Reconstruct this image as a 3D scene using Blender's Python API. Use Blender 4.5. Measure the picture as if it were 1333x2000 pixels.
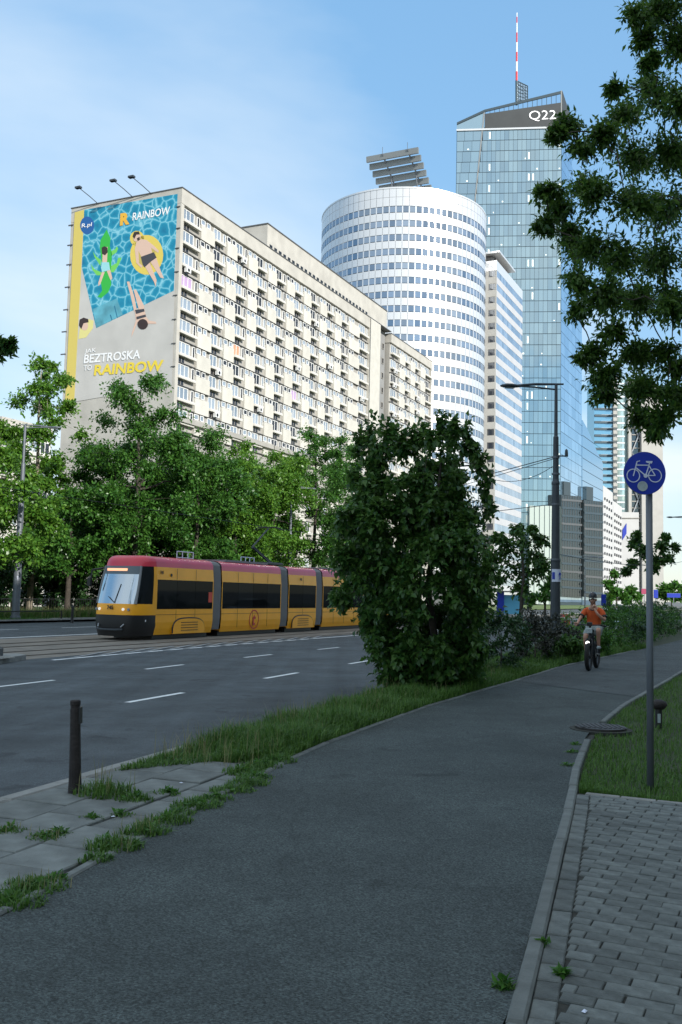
import bpy, math, random
import numpy as np
from mathutils import Matrix, Vector
for o in list(bpy.data.objects): bpy.data.objects.remove(o)
SC = bpy.context.scene
COL = SC.collection
R = math.radians
# ------------------------------------------------------------------ camera
F, CX, CY, EYE = 1860.0, 666.5, 1000.0, 1.7
PITCH, ROLL = math.atan(160.0/F), R(1.32)
fwd = np.array([0, math.cos(PITCH), math.sin(PITCH)])
up0 = np.array([0, -math.sin(PITCH), math.cos(PITCH)])
r0 = np.array([1.0, 0, 0])
ri = math.cos(ROLL)*r0 + math.sin(ROLL)*up0
ui = -math.sin(ROLL)*r0 + math.cos(ROLL)*up0
cam = bpy.data.cameras.new('camera'); co = bpy.data.objects.new('camera', cam); COL.objects.link(co)
m = Matrix.Identity(4)
for i in range(3):
    m[i][0] = ri[i]; m[i][1] = ui[i]; m[i][2] = -fwd[i]
m[2][3] = EYE
co.matrix_world = m
cam.sensor_fit = 'VERTICAL'; cam.sensor_height = 36.0; cam.lens = F/2000*36.0
cam.clip_start = 0.1; cam.clip_end = 5000
SC.camera = co
# ------------------------------------------------------------------ world, sun, exposure
SUN_AZ, SUN_EL = R(141), R(25)          # azimuth clockwise from +Y
W = bpy.data.worlds.new('World'); SC.world = W; W.use_nodes = True
nt_ = W.node_tree; nt_.nodes.clear()
N = nt_.nodes.new; L = nt_.links.new
sky = N('ShaderNodeTexSky'); sky.sky_type = 'NISHITA'; sky.sun_disc = False
sky.sun_elevation = SUN_EL; sky.sun_rotation = SUN_AZ; sky.altitude = 100
sky.air_density = 1.15; sky.dust_density = 0.1; sky.ozone_density = 1.6
tc = N('ShaderNodeTexCoord'); sep = N('ShaderNodeSeparateXYZ'); L(tc.outputs['Generated'], sep.inputs[0])
mz = N('ShaderNodeMath'); mz.operation = 'MAXIMUM'; mz.inputs[1].default_value = 0.06; L(sep.outputs['Z'], mz.inputs[0])
mz2 = N('ShaderNodeMath'); mz2.operation = 'ADD'; mz2.inputs[1].default_value = 0.12; L(mz.outputs[0], mz2.inputs[0])
dv = N('ShaderNodeVectorMath'); dv.operation = 'DIVIDE'
cb = N('ShaderNodeCombineXYZ')
for k in range(3): L(mz2.outputs[0], cb.inputs[k])
L(tc.outputs['Generated'], dv.inputs[0]); L(cb.outputs[0], dv.inputs[1])
mp = N('ShaderNodeMapping'); mp.inputs['Scale'].default_value = (0.4, 0.5, 0.4); mp.inputs['Location'].default_value = (4.2, 1.0, 1.0)
L(dv.outputs[0], mp.inputs[0])
nz = N('ShaderNodeTexNoise'); nz.inputs['Scale'].default_value = 0.85; nz.inputs['Detail'].default_value = 7; nz.inputs['Roughness'].default_value = 0.5
nz.inputs['Distortion'].default_value = 0.35
L(mp.outputs[0], nz.inputs['Vector'])
cr = N('ShaderNodeValToRGB'); cr.color_ramp.elements[0].position = 0.47; cr.color_ramp.elements[1].position = 0.64
cr.color_ramp.elements[0].color = (0, 0, 0, 1); cr.color_ramp.elements[1].color = (0.85, 0.85, 0.85, 1)
L(nz.outputs['Fac'], cr.inputs[0])
sc1 = N('ShaderNodeVectorMath'); sc1.operation = 'SCALE'; sc1.inputs['Scale'].default_value = 0.15; L(sky.outputs[0], sc1.inputs[0])
gm = N('ShaderNodeGamma'); gm.inputs['Gamma'].default_value = 0.45; L(sc1.outputs[0], gm.inputs['Color'])      # even clear evening sky
hs = N('ShaderNodeHueSaturation'); hs.inputs['Saturation'].default_value = 1.95; hs.inputs['Hue'].default_value = 0.503; hs.inputs['Value'].default_value = 6.7; L(gm.outputs[0], hs.inputs['Color'])
hz = N('ShaderNodeMixRGB'); hz.inputs[0].default_value = 0.3; hz.inputs[2].default_value = (2.3, 4.3, 6.8, 1); L(hs.outputs[0], hz.inputs[1])   # thin even haze
mx = N('ShaderNodeMixRGB'); mx.inputs[2].default_value = (6.0, 6.6, 7.0, 1)
L(cr.outputs[0], mx.inputs[0]); L(hz.outputs[0], mx.inputs[1])
bg = N('ShaderNodeBackground'); bg.inputs['Strength'].default_value = 0.12
wo = N('ShaderNodeOutputWorld'); L(mx.outputs[0], bg.inputs[0]); L(bg.outputs[0], wo.inputs[0])
sl = bpy.data.lights.new('sun', 'SUN'); sl.energy = 4.3; sl.angle = R(0.5); sl.color = (1.0, 0.955, 0.89)
so = bpy.data.objects.new('sun', sl); COL.objects.link(so)
sd = Vector((math.sin(SUN_AZ)*math.cos(SUN_EL), math.cos(SUN_AZ)*math.cos(SUN_EL), math.sin(SUN_EL)))
so.rotation_euler = sd.to_track_quat('Z', 'Y').to_euler(); so.location = (0, 0, 80)
vs = SC.view_settings; vs.view_transform = 'Standard'; vs.look = 'None'; vs.gamma = 1.0; vs.exposure = 0.4
vs.use_curve_mapping = False
# ------------------------------------------------------------------ helpers
AZ = R(25); CA, SA = math.cos(AZ), math.sin(AZ)
def XY(n, t): return (n*CA + t*SA, -n*SA + t*CA)      # street frame: n to the right, t ahead
def ray(x, y):
    v = fwd*F + ri*(x-CX) - ui*(y-CY); return v/v[1]
def at(x, y, Y): return Vector(ray(x, y)*Y) + Vector((0, 0, EYE))
def on_n(x, y, n):
    v = ray(x, y); s = n/(CA*v[0]-SA*v[1]); p = v*s; return p[0]*SA+p[1]*CA, p[2]+EYE
def on_t(x, y, t):
    v = ray(x, y); s = t/(SA*v[0]+CA*v[1]); p = v*s; return p[0]*CA-p[1]*SA, p[2]+EYE
random.seed(7); RNG = np.random.default_rng(11)

def mat(name, col, rough=0.6, metal=0.0, var=0.0, scale=6.0, bump=0.0, bscale=40.0, rnd=0.0, emit=None, estr=1.0, spec=0.5, col2=None, coat=0.0):
    m_ = bpy.data.materials.new(name); m_.use_nodes = True; nt = m_.node_tree; b = nt.nodes['Principled BSDF']
    b.inputs['Roughness'].default_value = rough; b.inputs['Metallic'].default_value = metal
    b.inputs['Specular IOR Level'].default_value = spec; b.inputs['Coat Weight'].default_value = coat
    c4 = (*col, 1); b.inputs['Base Color'].default_value = c4
    src = None
    if var > 0 or bump > 0:
        t = nt.nodes.new('ShaderNodeTexCoord')
    if var > 0:
        n = nt.nodes.new('ShaderNodeTexNoise'); n.inputs['Scale'].default_value = scale; n.inputs['Detail'].default_value = 6
        nt.links.new(t.outputs['Object'], n.inputs['Vector'])
        mx = nt.nodes.new('ShaderNodeMixRGB')
        a = col2 if col2 else tuple(max(0, c*(1-var)) for c in col)
        mx.inputs[1].default_value = (*a, 1); mx.inputs[2].default_value = (*(col if col2 else tuple(c*(1+var) for c in col)), 1)
        rp = nt.nodes.new('ShaderNodeValToRGB'); rp.color_ramp.elements[0].position = 0.3; rp.color_ramp.elements[1].position = 0.7
        nt.links.new(n.outputs['Fac'], rp.inputs[0]); nt.links.new(rp.outputs[0], mx.inputs[0]); src = mx.outputs[0]
    if rnd > 0:
        oi = nt.nodes.new('ShaderNodeObjectInfo'); hs = nt.nodes.new('ShaderNodeHueSaturation')
        mr = nt.nodes.new('ShaderNodeMapRange'); mr.inputs[3].default_value = 1-rnd; mr.inputs[4].default_value = 1+rnd
        nt.links.new(oi.outputs['Random'], mr.inputs[0]); nt.links.new(mr.outputs[0], hs.inputs['Value'])
        if src: nt.links.new(src, hs.inputs['Color'])
        else: hs.inputs['Color'].default_value = c4
        src = hs.outputs[0]
    if src: nt.links.new(src, b.inputs['Base Color'])
    if bump > 0:
        n2 = nt.nodes.new('ShaderNodeTexNoise'); n2.inputs['Scale'].default_value = bscale; n2.inputs['Detail'].default_value = 5
        nt.links.new(t.outputs['Object'], n2.inputs['Vector'])
        bp = nt.nodes.new('ShaderNodeBump'); bp.inputs['Strength'].default_value = bump; bp.inputs['Distance'].default_value = 0.02
        nt.links.new(n2.outputs['Fac'], bp.inputs['Height']); nt.links.new(bp.outputs[0], b.inputs['Normal'])
    if emit:
        b.inputs['Emission Color'].default_value = (*emit, 1); b.inputs['Emission Strength'].default_value = estr
    return m_

def asphalt_mat(name, col, speck=0.5, sc=260.0, streak=0.0, crack=0.0):
    m_ = bpy.data.materials.new(name); m_.use_nodes = True; nt = m_.node_tree; b = nt.nodes['Principled BSDF']; b.inputs['Roughness'].default_value = 0.88
    N = nt.nodes.new; L = nt.links.new; t = N('ShaderNodeTexCoord')
    v = N('ShaderNodeTexVoronoi'); v.inputs['Scale'].default_value = sc; L(t.outputs['Object'], v.inputs['Vector'])
    def noise(scale, lo, hi, detail=6, vec=None, a=.3, c=.7, dist=0.0):
        n = N('ShaderNodeTexNoise'); n.inputs['Scale'].default_value = scale; n.inputs['Detail'].default_value = detail; n.inputs['Distortion'].default_value = dist
        L(vec or t.outputs['Object'], n.inputs['Vector'])
        r = N('ShaderNodeMapRange'); r.inputs[1].default_value = a; r.inputs[2].default_value = c; r.inputs[3].default_value = lo; r.inputs[4].default_value = hi; L(n.outputs['Fac'], r.inputs[0]); return r.outputs[0]
    sp = N('ShaderNodeSeparateColor'); L(v.outputs['Color'], sp.inputs[0])
    r1 = N('ShaderNodeMapRange'); r1.inputs[3].default_value = 1-speck; r1.inputs[4].default_value = 1+speck; L(sp.outputs[0], r1.inputs[0])
    terms = [r1.outputs[0], noise(0.7, .72, 1.25, 7), noise(90, .6, 1.45, 4), noise(3.5, .86, 1.12, 8), noise(1.6, .62, 1.0, 3, None, .28, .36, 1.2)]
    if streak:
        mp = N('ShaderNodeMapping'); mp.inputs['Rotation'].default_value = (0, 0, AZ-R(2.5)); mp.inputs['Scale'].default_value = (1.5, .035, 1); L(t.outputs['Object'], mp.inputs[0])
        terms.append(noise(1.0, 1-streak, 1+streak, 5, mp.outputs[0]))
    if crack:
        dn = N('ShaderNodeTexNoise'); dn.inputs['Scale'].default_value = 2.2; dn.inputs['Detail'].default_value = 6; L(t.outputs['Object'], dn.inputs['Vector'])
        mm = N('ShaderNodeMixRGB'); mm.inputs[0].default_value = .3; L(t.outputs['Object'], mm.inputs[1]); L(dn.outputs['Color'], mm.inputs[2])
        cv = N('ShaderNodeTexVoronoi'); cv.feature = 'DISTANCE_TO_EDGE'; cv.inputs['Scale'].default_value = .42; L(mm.outputs[0], cv.inputs['Vector'])
        r = N('ShaderNodeMapRange'); r.inputs[1].default_value = .0; r.inputs[2].default_value = .006; r.inputs[3].default_value = 1-crack; r.inputs[4].default_value = 1; L(cv.outputs['Distance'], r.inputs[0]); terms.append(r.outputs[0])
    cur = terms[0]
    for x in terms[1:]:
        m1 = N('ShaderNodeMath'); m1.operation = 'MULTIPLY'; L(cur, m1.inputs[0]); L(x, m1.inputs[1]); cur = m1.outputs[0]
    vm = N('ShaderNodeVectorMath'); vm.operation = 'SCALE'; vm.inputs[0].default_value = col; L(cur, vm.inputs['Scale'])
    L(vm.outputs[0], b.inputs['Base Color'])
    bp = N('ShaderNodeBump'); bp.inputs['Strength'].default_value = 0.7; bp.inputs['Distance'].default_value = 0.008
    L(v.outputs['Distance'], bp.inputs['Height']); L(bp.outputs[0], b.inputs['Normal'])
    return m_

def leaf_mat(name, c0, c1, trans=0.35, gloss=0.35):
    m_ = bpy.data.materials.new(name); m_.use_nodes = True; nt = m_.node_tree; nt.nodes.clear(); N = nt.nodes.new; L = nt.links.new
    g = N('ShaderNodeNewGeometry'); rp = N('ShaderNodeValToRGB')
    rp.color_ramp.elements[0].color = (*c0, 1); rp.color_ramp.elements[1].color = (*c1, 1); L(g.outputs['Random Per Island'], rp.inputs[0])
    p = N('ShaderNodeBsdfPrincipled'); p.inputs['Roughness'].default_value = gloss; p.inputs['Specular IOR Level'].default_value = 0.35
    L(rp.outputs[0], p.inputs['Base Color'])
    t = N('ShaderNodeBsdfTranslucent'); hs = N('ShaderNodeHueSaturation'); hs.inputs['Value'].default_value = 1.5; hs.inputs['Hue'].default_value = 0.485
    L(rp.outputs[0], hs.inputs['Color']); L(hs.outputs[0], t.inputs['Color'])
    mx = N('ShaderNodeMixShader'); mx.inputs[0].default_value = trans; L(p.outputs[0], mx.inputs[1]); L(t.outputs[0], mx.inputs[2])
    o = N('ShaderNodeOutputMaterial'); L(mx.outputs[0], o.inputs[0]); return m_

def glass_mat(name, dif, tint, fac=0.6, rough=0.04, v0=.65, v1=1.4):
    m_ = bpy.data.materials.new(name); m_.use_nodes = True; nt = m_.node_tree; nt.nodes.clear(); N = nt.nodes.new; L = nt.links.new
    d = N('ShaderNodeBsdfDiffuse'); g = N('ShaderNodeBsdfGlossy'); g.inputs['Roughness'].default_value = rough; g.inputs['Color'].default_value = (*tint, 1)
    oi = N('ShaderNodeObjectInfo'); geo = N('ShaderNodeNewGeometry'); ad = N('ShaderNodeMath'); ad.operation = 'ADD'
    L(oi.outputs['Random'], ad.inputs[0]); L(geo.outputs['Random Per Island'], ad.inputs[1])
    fr = N('ShaderNodeMath'); fr.operation = 'FRACT'; L(ad.outputs[0], fr.inputs[0])
    rp = N('ShaderNodeValToRGB'); rp.color_ramp.elements[0].color = (*[c*v0 for c in dif], 1); rp.color_ramp.elements[1].color = (*[min(1, c*v1) for c in dif], 1)
    L(fr.outputs[0], rp.inputs[0]); L(rp.outputs[0], d.inputs['Color'])
    mx = N('ShaderNodeMixShader'); mx.inputs[0].default_value = fac; L(d.outputs[0], mx.inputs[1]); L(g.outputs[0], mx.inputs[2])
    o = N('ShaderNodeOutputMaterial'); L(mx.outputs[0], o.inputs[0]); return m_

class MB:
    """collects shapes; build() links them as one mesh object"""
    def __init__(s): s.v = []; s.f = []; s.m = []
    def add(s, vs, fs, mi=0):
        o = len(s.v); s.v += [tuple(p) for p in vs]; s.f += [tuple(i+o for i in f) for f in fs]; s.m += [mi]*len(fs); return s
    def box(s, x0, x1, y0, y1, z0, z1, mi=0):
        return s.add([(x0,y0,z0),(x1,y0,z0),(x1,y1,z0),(x0,y1,z0),(x0,y0,z1),(x1,y0,z1),(x1,y1,z1),(x0,y1,z1)],
            [(0,3,2,1),(4,5,6,7),(0,1,5,4),(1,2,6,5),(2,3,7,6),(3,0,4,7)], mi)
    def bbox(s, x0, x1, y0, y1, z0, z1, b=0.01, mi=0):      # box with bevelled top rim
        return s.add([(x0,y0,z0),(x1,y0,z0),(x1,y1,z0),(x0,y1,z0),(x0,y0,z1-b),(x1,y0,z1-b),(x1,y1,z1-b),(x0,y1,z1-b),
            (x0+b,y0+b,z1),(x1-b,y0+b,z1),(x1-b,y1-b,z1),(x0+b,y1-b,z1)],
            [(0,1,5,4),(1,2,6,5),(2,3,7,6),(3,0,4,7),(4,5,9,8),(5,6,10,9),(6,7,11,10),(7,4,8,11),(8,9,10,11)], mi)
    def tube(s, path, rad, seg=8, mi=0, cap=True):
        P = [Vector(p) for p in path]; n = len(P)
        if not hasattr(rad, '__len__'): rad = [rad]*n
        rings = []; prev = None
        for i in range(n):
            d = (P[min(i+1, n-1)]-P[max(i-1, 0)])
            if d.length < 1e-9: d = Vector((0, 0, 1))
            d.normalize()
            if prev is None:
                a = Vector((1, 0, 0)) if abs(d.x) < .8 else Vector((0, 1, 0)); u = d.cross(a).normalized()
            else: u = (prev - d*prev.dot(d)).normalized()
            prev = u; w = d.cross(u)
            rings.append([P[i]+(u*math.cos(2*math.pi*k/seg)+w*math.sin(2*math.pi*k/seg))*rad[i] for k in range(seg)])
        vs = [p for r_ in rings for p in r_]; fs = []
        for i in range(n-1):
            for k in range(seg):
                a, b = i*seg+k, i*seg+(k+1) % seg; fs.append((a, b, b+seg, a+seg))
        if cap: fs.append(tuple(range(seg-1, -1, -1))); fs.append(tuple((n-1)*seg+k for k in range(seg)))
        return s.add(vs, fs, mi)
    def lathe(s, prof, c=(0, 0, 0), seg=16, mi=0, axis='z'):
        vs = []; fs = []
        for r_, z in prof:
            for k in range(seg):
                a = 2*math.pi*k/seg; x, y = r_*math.cos(a), r_*math.sin(a)
                p = (x, y, z) if axis == 'z' else ((x, z, y) if axis == 'y' else (z, x, y))
                vs.append((p[0]+c[0], p[1]+c[1], p[2]+c[2]))
        for i in range(len(prof)-1):
            for k in range(seg):
                a, b = i*seg+k, i*seg+(k+1) % seg; fs.append((a, b, b+seg, a+seg))
        fs.append(tuple(range(seg-1, -1, -1))); fs.append(tuple((len(prof)-1)*seg+k for k in range(seg)))
        return s.add(vs, fs, mi)
    def prism(s, poly, d, mi=0):        # poly: list of 3D points, d: extrusion vector
        n = len(poly); P = [Vector(p) for p in poly]; d = Vector(d)
        return s.add(P+[p+d for p in P], [tuple(range(n-1, -1, -1)), tuple(range(n, 2*n))]+[(i, (i+1) % n, n+(i+1) % n, n+i) for i in range(n)], mi)
    def loft(s, rings, mi=0, closed=False):
        n = len(rings[0]); vs = [p for r_ in rings for p in r_]; fs = []
        for i in range(len(rings)-1):
            for k in range(n if closed else n-1):
                a, b = i*n+k, i*n+(k+1) % n; fs.append((a, b, b+n, a+n))
        return s.add(vs, fs, mi)
    def mesh(s, name, mats, smooth=False):
        me = bpy.data.meshes.new(name); me.from_pydata(s.v, [], s.f); me.update()
        for m_ in (mats if isinstance(mats, (list, tuple)) else [mats]): me.materials.append(m_)
        if any(s.m): me.polygons.foreach_set('material_index', s.m)
        if smooth: me.polygons.foreach_set('use_smooth', [True]*len(s.f))
        import bmesh
        bm = bmesh.new(); bm.from_mesh(me); bmesh.ops.recalc_face_normals(bm, faces=bm.faces); bm.to_mesh(me); bm.free()
        return me
    def build(s, name, mats, parent=None, smooth=False, **kw):
        return link(name, s.mesh(name, mats, smooth), parent, **kw)

def link(name, data, parent=None, loc=None, rz=None, label=None, cat=None, group=None, kind=None):
    o = bpy.data.objects.new(name, data); COL.objects.link(o)
    if parent is not None: o.parent = parent
    if loc is not None: o.location = loc
    if rz is not None: o.rotation_euler = (0, 0, rz)
    for k, v in (('label', label), ('category', cat), ('group', group), ('kind', kind)):
        if v: o[k] = v
    return o
def thing(name, label, cat, loc=(0, 0, 0), rz=0.0, group=None): return link(name, None, None, loc, rz, label, cat, group)
def st(name, label, cat, n, t, z=0.0, group=None, rz=0.0):      # a thing set out in the street frame
    x, y = XY(n, t); return thing(name, label, cat, (x, y, z), -AZ+rz, group)
def rawmesh(name, V, Q, m_):
    me = bpy.data.meshes.new(name); k = Q.shape[1]
    me.vertices.add(len(V)); me.vertices.foreach_set('co', V.astype(np.float32).ravel())
    me.loops.add(Q.size); me.loops.foreach_set('vertex_index', Q.astype(np.int32).ravel())
    me.polygons.add(len(Q)); me.polygons.foreach_set('loop_start', np.arange(0, Q.size, k, dtype=np.int32))
    me.polygons.foreach_set('loop_total', np.full(len(Q), k, dtype=np.int32))
    me.materials.append(m_); me.update(calc_edges=True); return me
def text_mesh(txt, size, m_, depth=0.0, bold=0.0, shear=0.0):
    c = bpy.data.curves.new('lettering', 'FONT'); c.body = txt; c.size = size; c.extrude = depth; c.offset = bold; c.shear = shear; c.resolution_u = 3
    o = bpy.data.objects.new('lettering', c); COL.objects.link(o)
    dg = bpy.context.evaluated_depsgraph_get(); me = bpy.data.meshes.new_from_object(o.evaluated_get(dg))
    bpy.data.objects.remove(o); me.materials.clear(); me.materials.append(m_); return me
# ------------------------------------------------------------------ materials
M = {}
M['asphalt'] = asphalt_mat('path_asphalt', (0.050, 0.063, 0.062), 0.65, 115, 0.0, 0.25)
M['road'] = asphalt_mat('road_asphalt', (0.062, 0.073, 0.080), 0.3, 120, 0.22, 0.3)
M['paint'] = mat('road_paint', (0.72, 0.74, 0.74), 0.7, var=0.14, scale=9)
M['slab'] = mat('concrete_slab', (0.15, 0.162, 0.154), 0.9, var=0.36, scale=3.5, bump=0.4, bscale=60, rnd=0.16)
M['edging'] = mat('edging_concrete', (0.14, 0.152, 0.145), 0.92, var=0.25, scale=6, bump=0.3, bscale=60, rnd=0.15)
M['kerb'] = mat('kerb_concrete', (0.24, 0.24, 0.225), 0.9, var=0.2, scale=6, bump=0.3, bscale=60, rnd=0.1)
M['brick'] = mat('paving_brick', (0.118, 0.13, 0.124), 0.92, var=0.34, scale=11, bump=0.4, bscale=90, rnd=0.26)
M['joint'] = mat('joint_soil', (0.035, 0.036, 0.03), 1, var=0.3, scale=30)
M['soil'] = mat('soil', (0.05, 0.048, 0.03), 1, var=0.45, scale=3, bump=0.5, bscale=12, col2=(0.03, 0.05, 0.016))
M['fargrass'] = mat('far_grass', (0.13, 0.17, 0.05), 1, var=0.4, scale=0.8, bump=0.6, bscale=6, col2=(0.06, 0.11, 0.02))
M['ground'] = mat('ground_far', (0.12, 0.12, 0.115), 0.95, var=0.25, scale=0.1)
M['track'] = mat('track_concrete', (0.19, 0.165, 0.135), 0.9, var=0.25, scale=1.4, bump=0.3, bscale=30)
M['rail'] = mat('rail_steel', (0.16, 0.13, 0.11), 0.45, 0.8)
M['cobble'] = mat('cobble', (0.22, 0.22, 0.20), 0.9, var=0.3, scale=12, bump=0.5, bscale=40)
M['cream'] = mat('cream_panel', (0.53, 0.51, 0.455), 0.85, var=0.07, scale=0.9, rnd=0.05)
M['greywall'] = mat('grey_wall', (0.34, 0.325, 0.295), 0.9, var=0.12, scale=0.6)
M['parapet'] = mat('parapet_concrete', (0.45, 0.43, 0.385), 0.9, var=0.12, scale=0.5)
M['coping'] = mat('coping_metal', (0.12, 0.12, 0.12), 0.5, 0.3)
M['white'] = mat('white_frame', (0.72, 0.72, 0.70), 0.5, rnd=0.06)
M['ledge'] = mat('ledge_white', (0.60, 0.58, 0.53), 0.8, var=0.1, scale=1.5)
M['pane'] = glass_mat('window_glass', (0.26, 0.28, 0.30), (0.72, 0.78, 0.82), 0.36, 0.06)
M['darkpane'] = glass_mat('dark_glass', (0.03, 0.03, 0.033), (0.5, 0.55, 0.6), 0.12, 0.1)
M['curtain'] = mat('curtain_purple', (0.42, 0.30, 0.48), 0.8)
M['orangeblind'] = mat('orange_awning', (0.62, 0.28, 0.17), 0.85)
M['steel'] = mat('galvanised_steel', (0.27, 0.29, 0.31), 0.5, 0.5, var=0.12, scale=4)
M['darksteel'] = mat('painted_dark_steel', (0.045, 0.055, 0.065), 0.45, 0.2, var=0.15, scale=5)
M['midsteel'] = mat('painted_grey_steel', (0.13, 0.145, 0.165), 0.5, 0.3, var=0.12, scale=3)
M['black'] = mat('black_plastic', (0.012, 0.012, 0.013), 0.45)
M['rubber'] = mat('rubber', (0.014, 0.014, 0.015), 0.85, bump=0.4, bscale=80)
M['clad'] = mat('aluminium_cladding', (0.70, 0.70, 0.70), 0.3, 0.4)
M['cladb'] = mat('cladding_joint', (0.30, 0.31, 0.33), 0.7)
M['blueglass'] = glass_mat('blue_window_glass', (0.13, 0.155, 0.19), (0.56, 0.66, 0.77), 0.42, 0.03, .4, 1.7)
M['hotelglass'] = glass_mat('hotel_window_glass', (0.26, 0.31, 0.36), (0.72, 0.79, 0.87), 0.6, 0.05)
M['teal'] = glass_mat('teal_curtain_glass', (0.16, 0.225, 0.24), (0.55, 0.68, 0.73), 0.6, 0.02, .65, 1.4)
M['sideglass'] = glass_mat('side_curtain_glass', (0.16, 0.24, 0.32), (0.66, 0.82, 0.95), 0.72, 0.015)
M['mull'] = mat('mullion_dark', (0.05, 0.075, 0.09), 0.5, 0.4)
M['signband'] = mat('sign_band', (0.045, 0.05, 0.052), 0.6, var=0.1, scale=0.3)
M['letter'] = mat('lit_letters', (0.9, 0.9, 0.9), 0.5, emit=(1, 1, 1), estr=0.7)
M['lit'] = mat('lit_interior', (0.8, 0.85, 0.8), 0.6, emit=(0.92, 1.0, 0.88), estr=0.25)
M['red'] = mat('mast_red', (0.62, 0.04, 0.05), 0.5)
M['mastwhite'] = mat('mast_white', (0.8, 0.8, 0.8), 0.5)
M['louvre'] = mat('louvre_grey', (0.25, 0.26, 0.255), 0.5, 0.5)
M['darkglass2'] = glass_mat('podium_dark_glass', (0.022, 0.028, 0.031), (0.42, 0.48, 0.5), 0.3, 0.06)  # for the added reflection blocks and the far tower's lattice bay
M['slabwall'] = mat('slab_spandrel', (0.46, 0.465, 0.48), 0.6, var=0.05, scale=0.3)
M['stone'] = mat('pale_stone', (0.42, 0.41, 0.38), 0.85, var=0.06, scale=0.3)
M['whitewall'] = mat('white_render', (0.5, 0.5, 0.49), 0.85, var=0.05, scale=0.2)
M['tramyellow'] = mat('tram_yellow', (0.95, 0.41, 0.008), 0.42, var=0.08, scale=1.2, coat=0.08)
M['tramred'] = mat('tram_red', (0.58, 0.026, 0.055), 0.35, var=0.1, scale=1, coat=0.3)
M['tramglass'] = glass_mat('tram_window', (0.010, 0.012, 0.013), (0.5, 0.55, 0.6), 0.03, 0.03)
M['windscreen'] = glass_mat('tram_windscreen', (0.10, 0.13, 0.15), (0.8, 0.88, 0.94), 0.55, 0.03)
M['bellows'] = mat('bellows_grey', (0.20, 0.21, 0.22), 0.7)
M['seam'] = mat('panel_seam', (0.09, 0.05, 0.01), 0.6)
M['headlight'] = mat('headlamp_on', (0.9, 0.9, 0.85), 0.3, emit=(1, 0.92, 0.75), estr=0.35)
M['amber'] = mat('display_amber', (0.3, 0.15, 0.1), 0.5, emit=(1.0, 0.45, 0.25), estr=1.2)
M['logored'] = mat('logo_red', (0.50, 0.025, 0.02), 0.5)
M['signblue'] = mat('sign_blue', (0.006, 0.03, 0.36), 0.4, var=0.1, scale=6)
M['signwhite'] = mat('sign_white', (0.62, 0.66, 0.78), 0.5)
M['signgrey'] = mat('sticker_grey', (0.36, 0.42, 0.43), 0.7, var=0.2, scale=25)
M['bark'] = mat('bark', (0.055, 0.046, 0.036), 0.95, var=0.4, scale=7, bump=0.8, bscale=18)
M['barkpale'] = mat('bark_pale', (0.19, 0.165, 0.125), 0.95, var=0.35, scale=5, bump=0.7, bscale=15)
M['wood'] = mat('weathered_post', (0.022, 0.017, 0.016), 0.75, var=0.4, scale=8, bump=0.5, bscale=30)
M['leafA'] = leaf_mat('leaf_green', (0.026, 0.095, 0.016), (0.085, 0.21, 0.032))
M['leafB'] = leaf_mat('leaf_bright', (0.045, 0.14, 0.016), (0.135, 0.27, 0.032))
M['leafC'] = leaf_mat('leaf_dark', (0.014, 0.05, 0.017), (0.045, 0.105, 0.03), 0.22, 0.3)
M['leafD'] = leaf_mat('leaf_maple', (0.024, 0.085, 0.02), (0.09, 0.18, 0.035), 0.32, 0.3)
M['leafO'] = leaf_mat('leaf_ash', (0.022, 0.075, 0.016), (0.10, 0.19, 0.03), 0.42, 0.35)
M['worn'] = mat('worn_paint', (0.26, 0.27, 0.27), 0.8, var=0.3, scale=4)
M['leafR'] = leaf_mat('leaf_purple_shrub', (0.02, 0.025, 0.02), (0.05, 0.055, 0.035), 0.15, 0.4)
M['grass'] = leaf_mat('grass_blades', (0.035, 0.10, 0.014), (0.11, 0.22, 0.04), 0.3, 0.5)
M['drygrass'] = leaf_mat('grass_stalks', (0.16, 0.17, 0.07), (0.30, 0.27, 0.13), 0.3, 0.6)
M['skin'] = mat('skin', (0.50, 0.27, 0.19), 0.55)
M['shirt'] = mat('orange_shirt', (0.62, 0.10, 0.02), 0.85, var=0.15, scale=9, bump=0.4, bscale=14)
M['shorts'] = mat('grey_shorts', (0.33, 0.37, 0.36), 0.9, var=0.12, scale=8)
M['sock'] = mat('white_sock', (0.6, 0.63, 0.62), 0.9)
M['helmet'] = mat('helmet_black', (0.02, 0.02, 0.025), 0.3)
# ================================================================== the setting
def sstep(a, b, x):
    u = min(1, max(0, (x-a)/(b-a))); return u*u*(3-2*u)
def drift(t, t1=28.0, flat=-1.28):          # the carriageway swings gently away from the path
    if t <= t1-6: return -0.08*(t-14)
    u = t-(t1-6); a = -0.08*(t1-6-14); rem = flat-a
    return a + rem*(1-math.exp(0.08*u/rem))
def D(t): return drift(t)
def DK(t): return drift(t, 34, -2.1)
KERB = lambda t: -6.45+DK(t)
def zroad(n):
    if n > -18: return -0.12 - 0.20*min(1, max(0, (-6-n)/12))
    return -0.33
TS = [-30, -20, -12, -6, -2, 0, 2, 4, 6, 8, 10, 12, 14, 17, 20, 23, 26, 30, 34, 38, 43, 50, 60, 75, 95, 120, 160, 220, 320]
def ribbon(name, left, right, zf, m_, parent=None, ts=TS, cols=1, kind='structure', label=None):
    mb = MB(); rings = []
    for t in ts:
        a, b = left(t), right(t); row = []
        for k in range(cols+1):
            n = a+(b-a)*k/cols; x, y = XY(n, t); row.append((x, y, zf(n) if callable(zf) else zf))
        rings.append(row)
    mb.loft(rings); o = mb.build(name, m_, parent)
    if kind and parent is None: o['kind'] = kind
    return o
g = MB(); g.add([(-2500, -400, -0.6), (2500, -400, -0.6), (2500, 4000, -0.6), (-2500, 4000, -0.6)], [(0, 1, 2, 3)])
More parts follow.
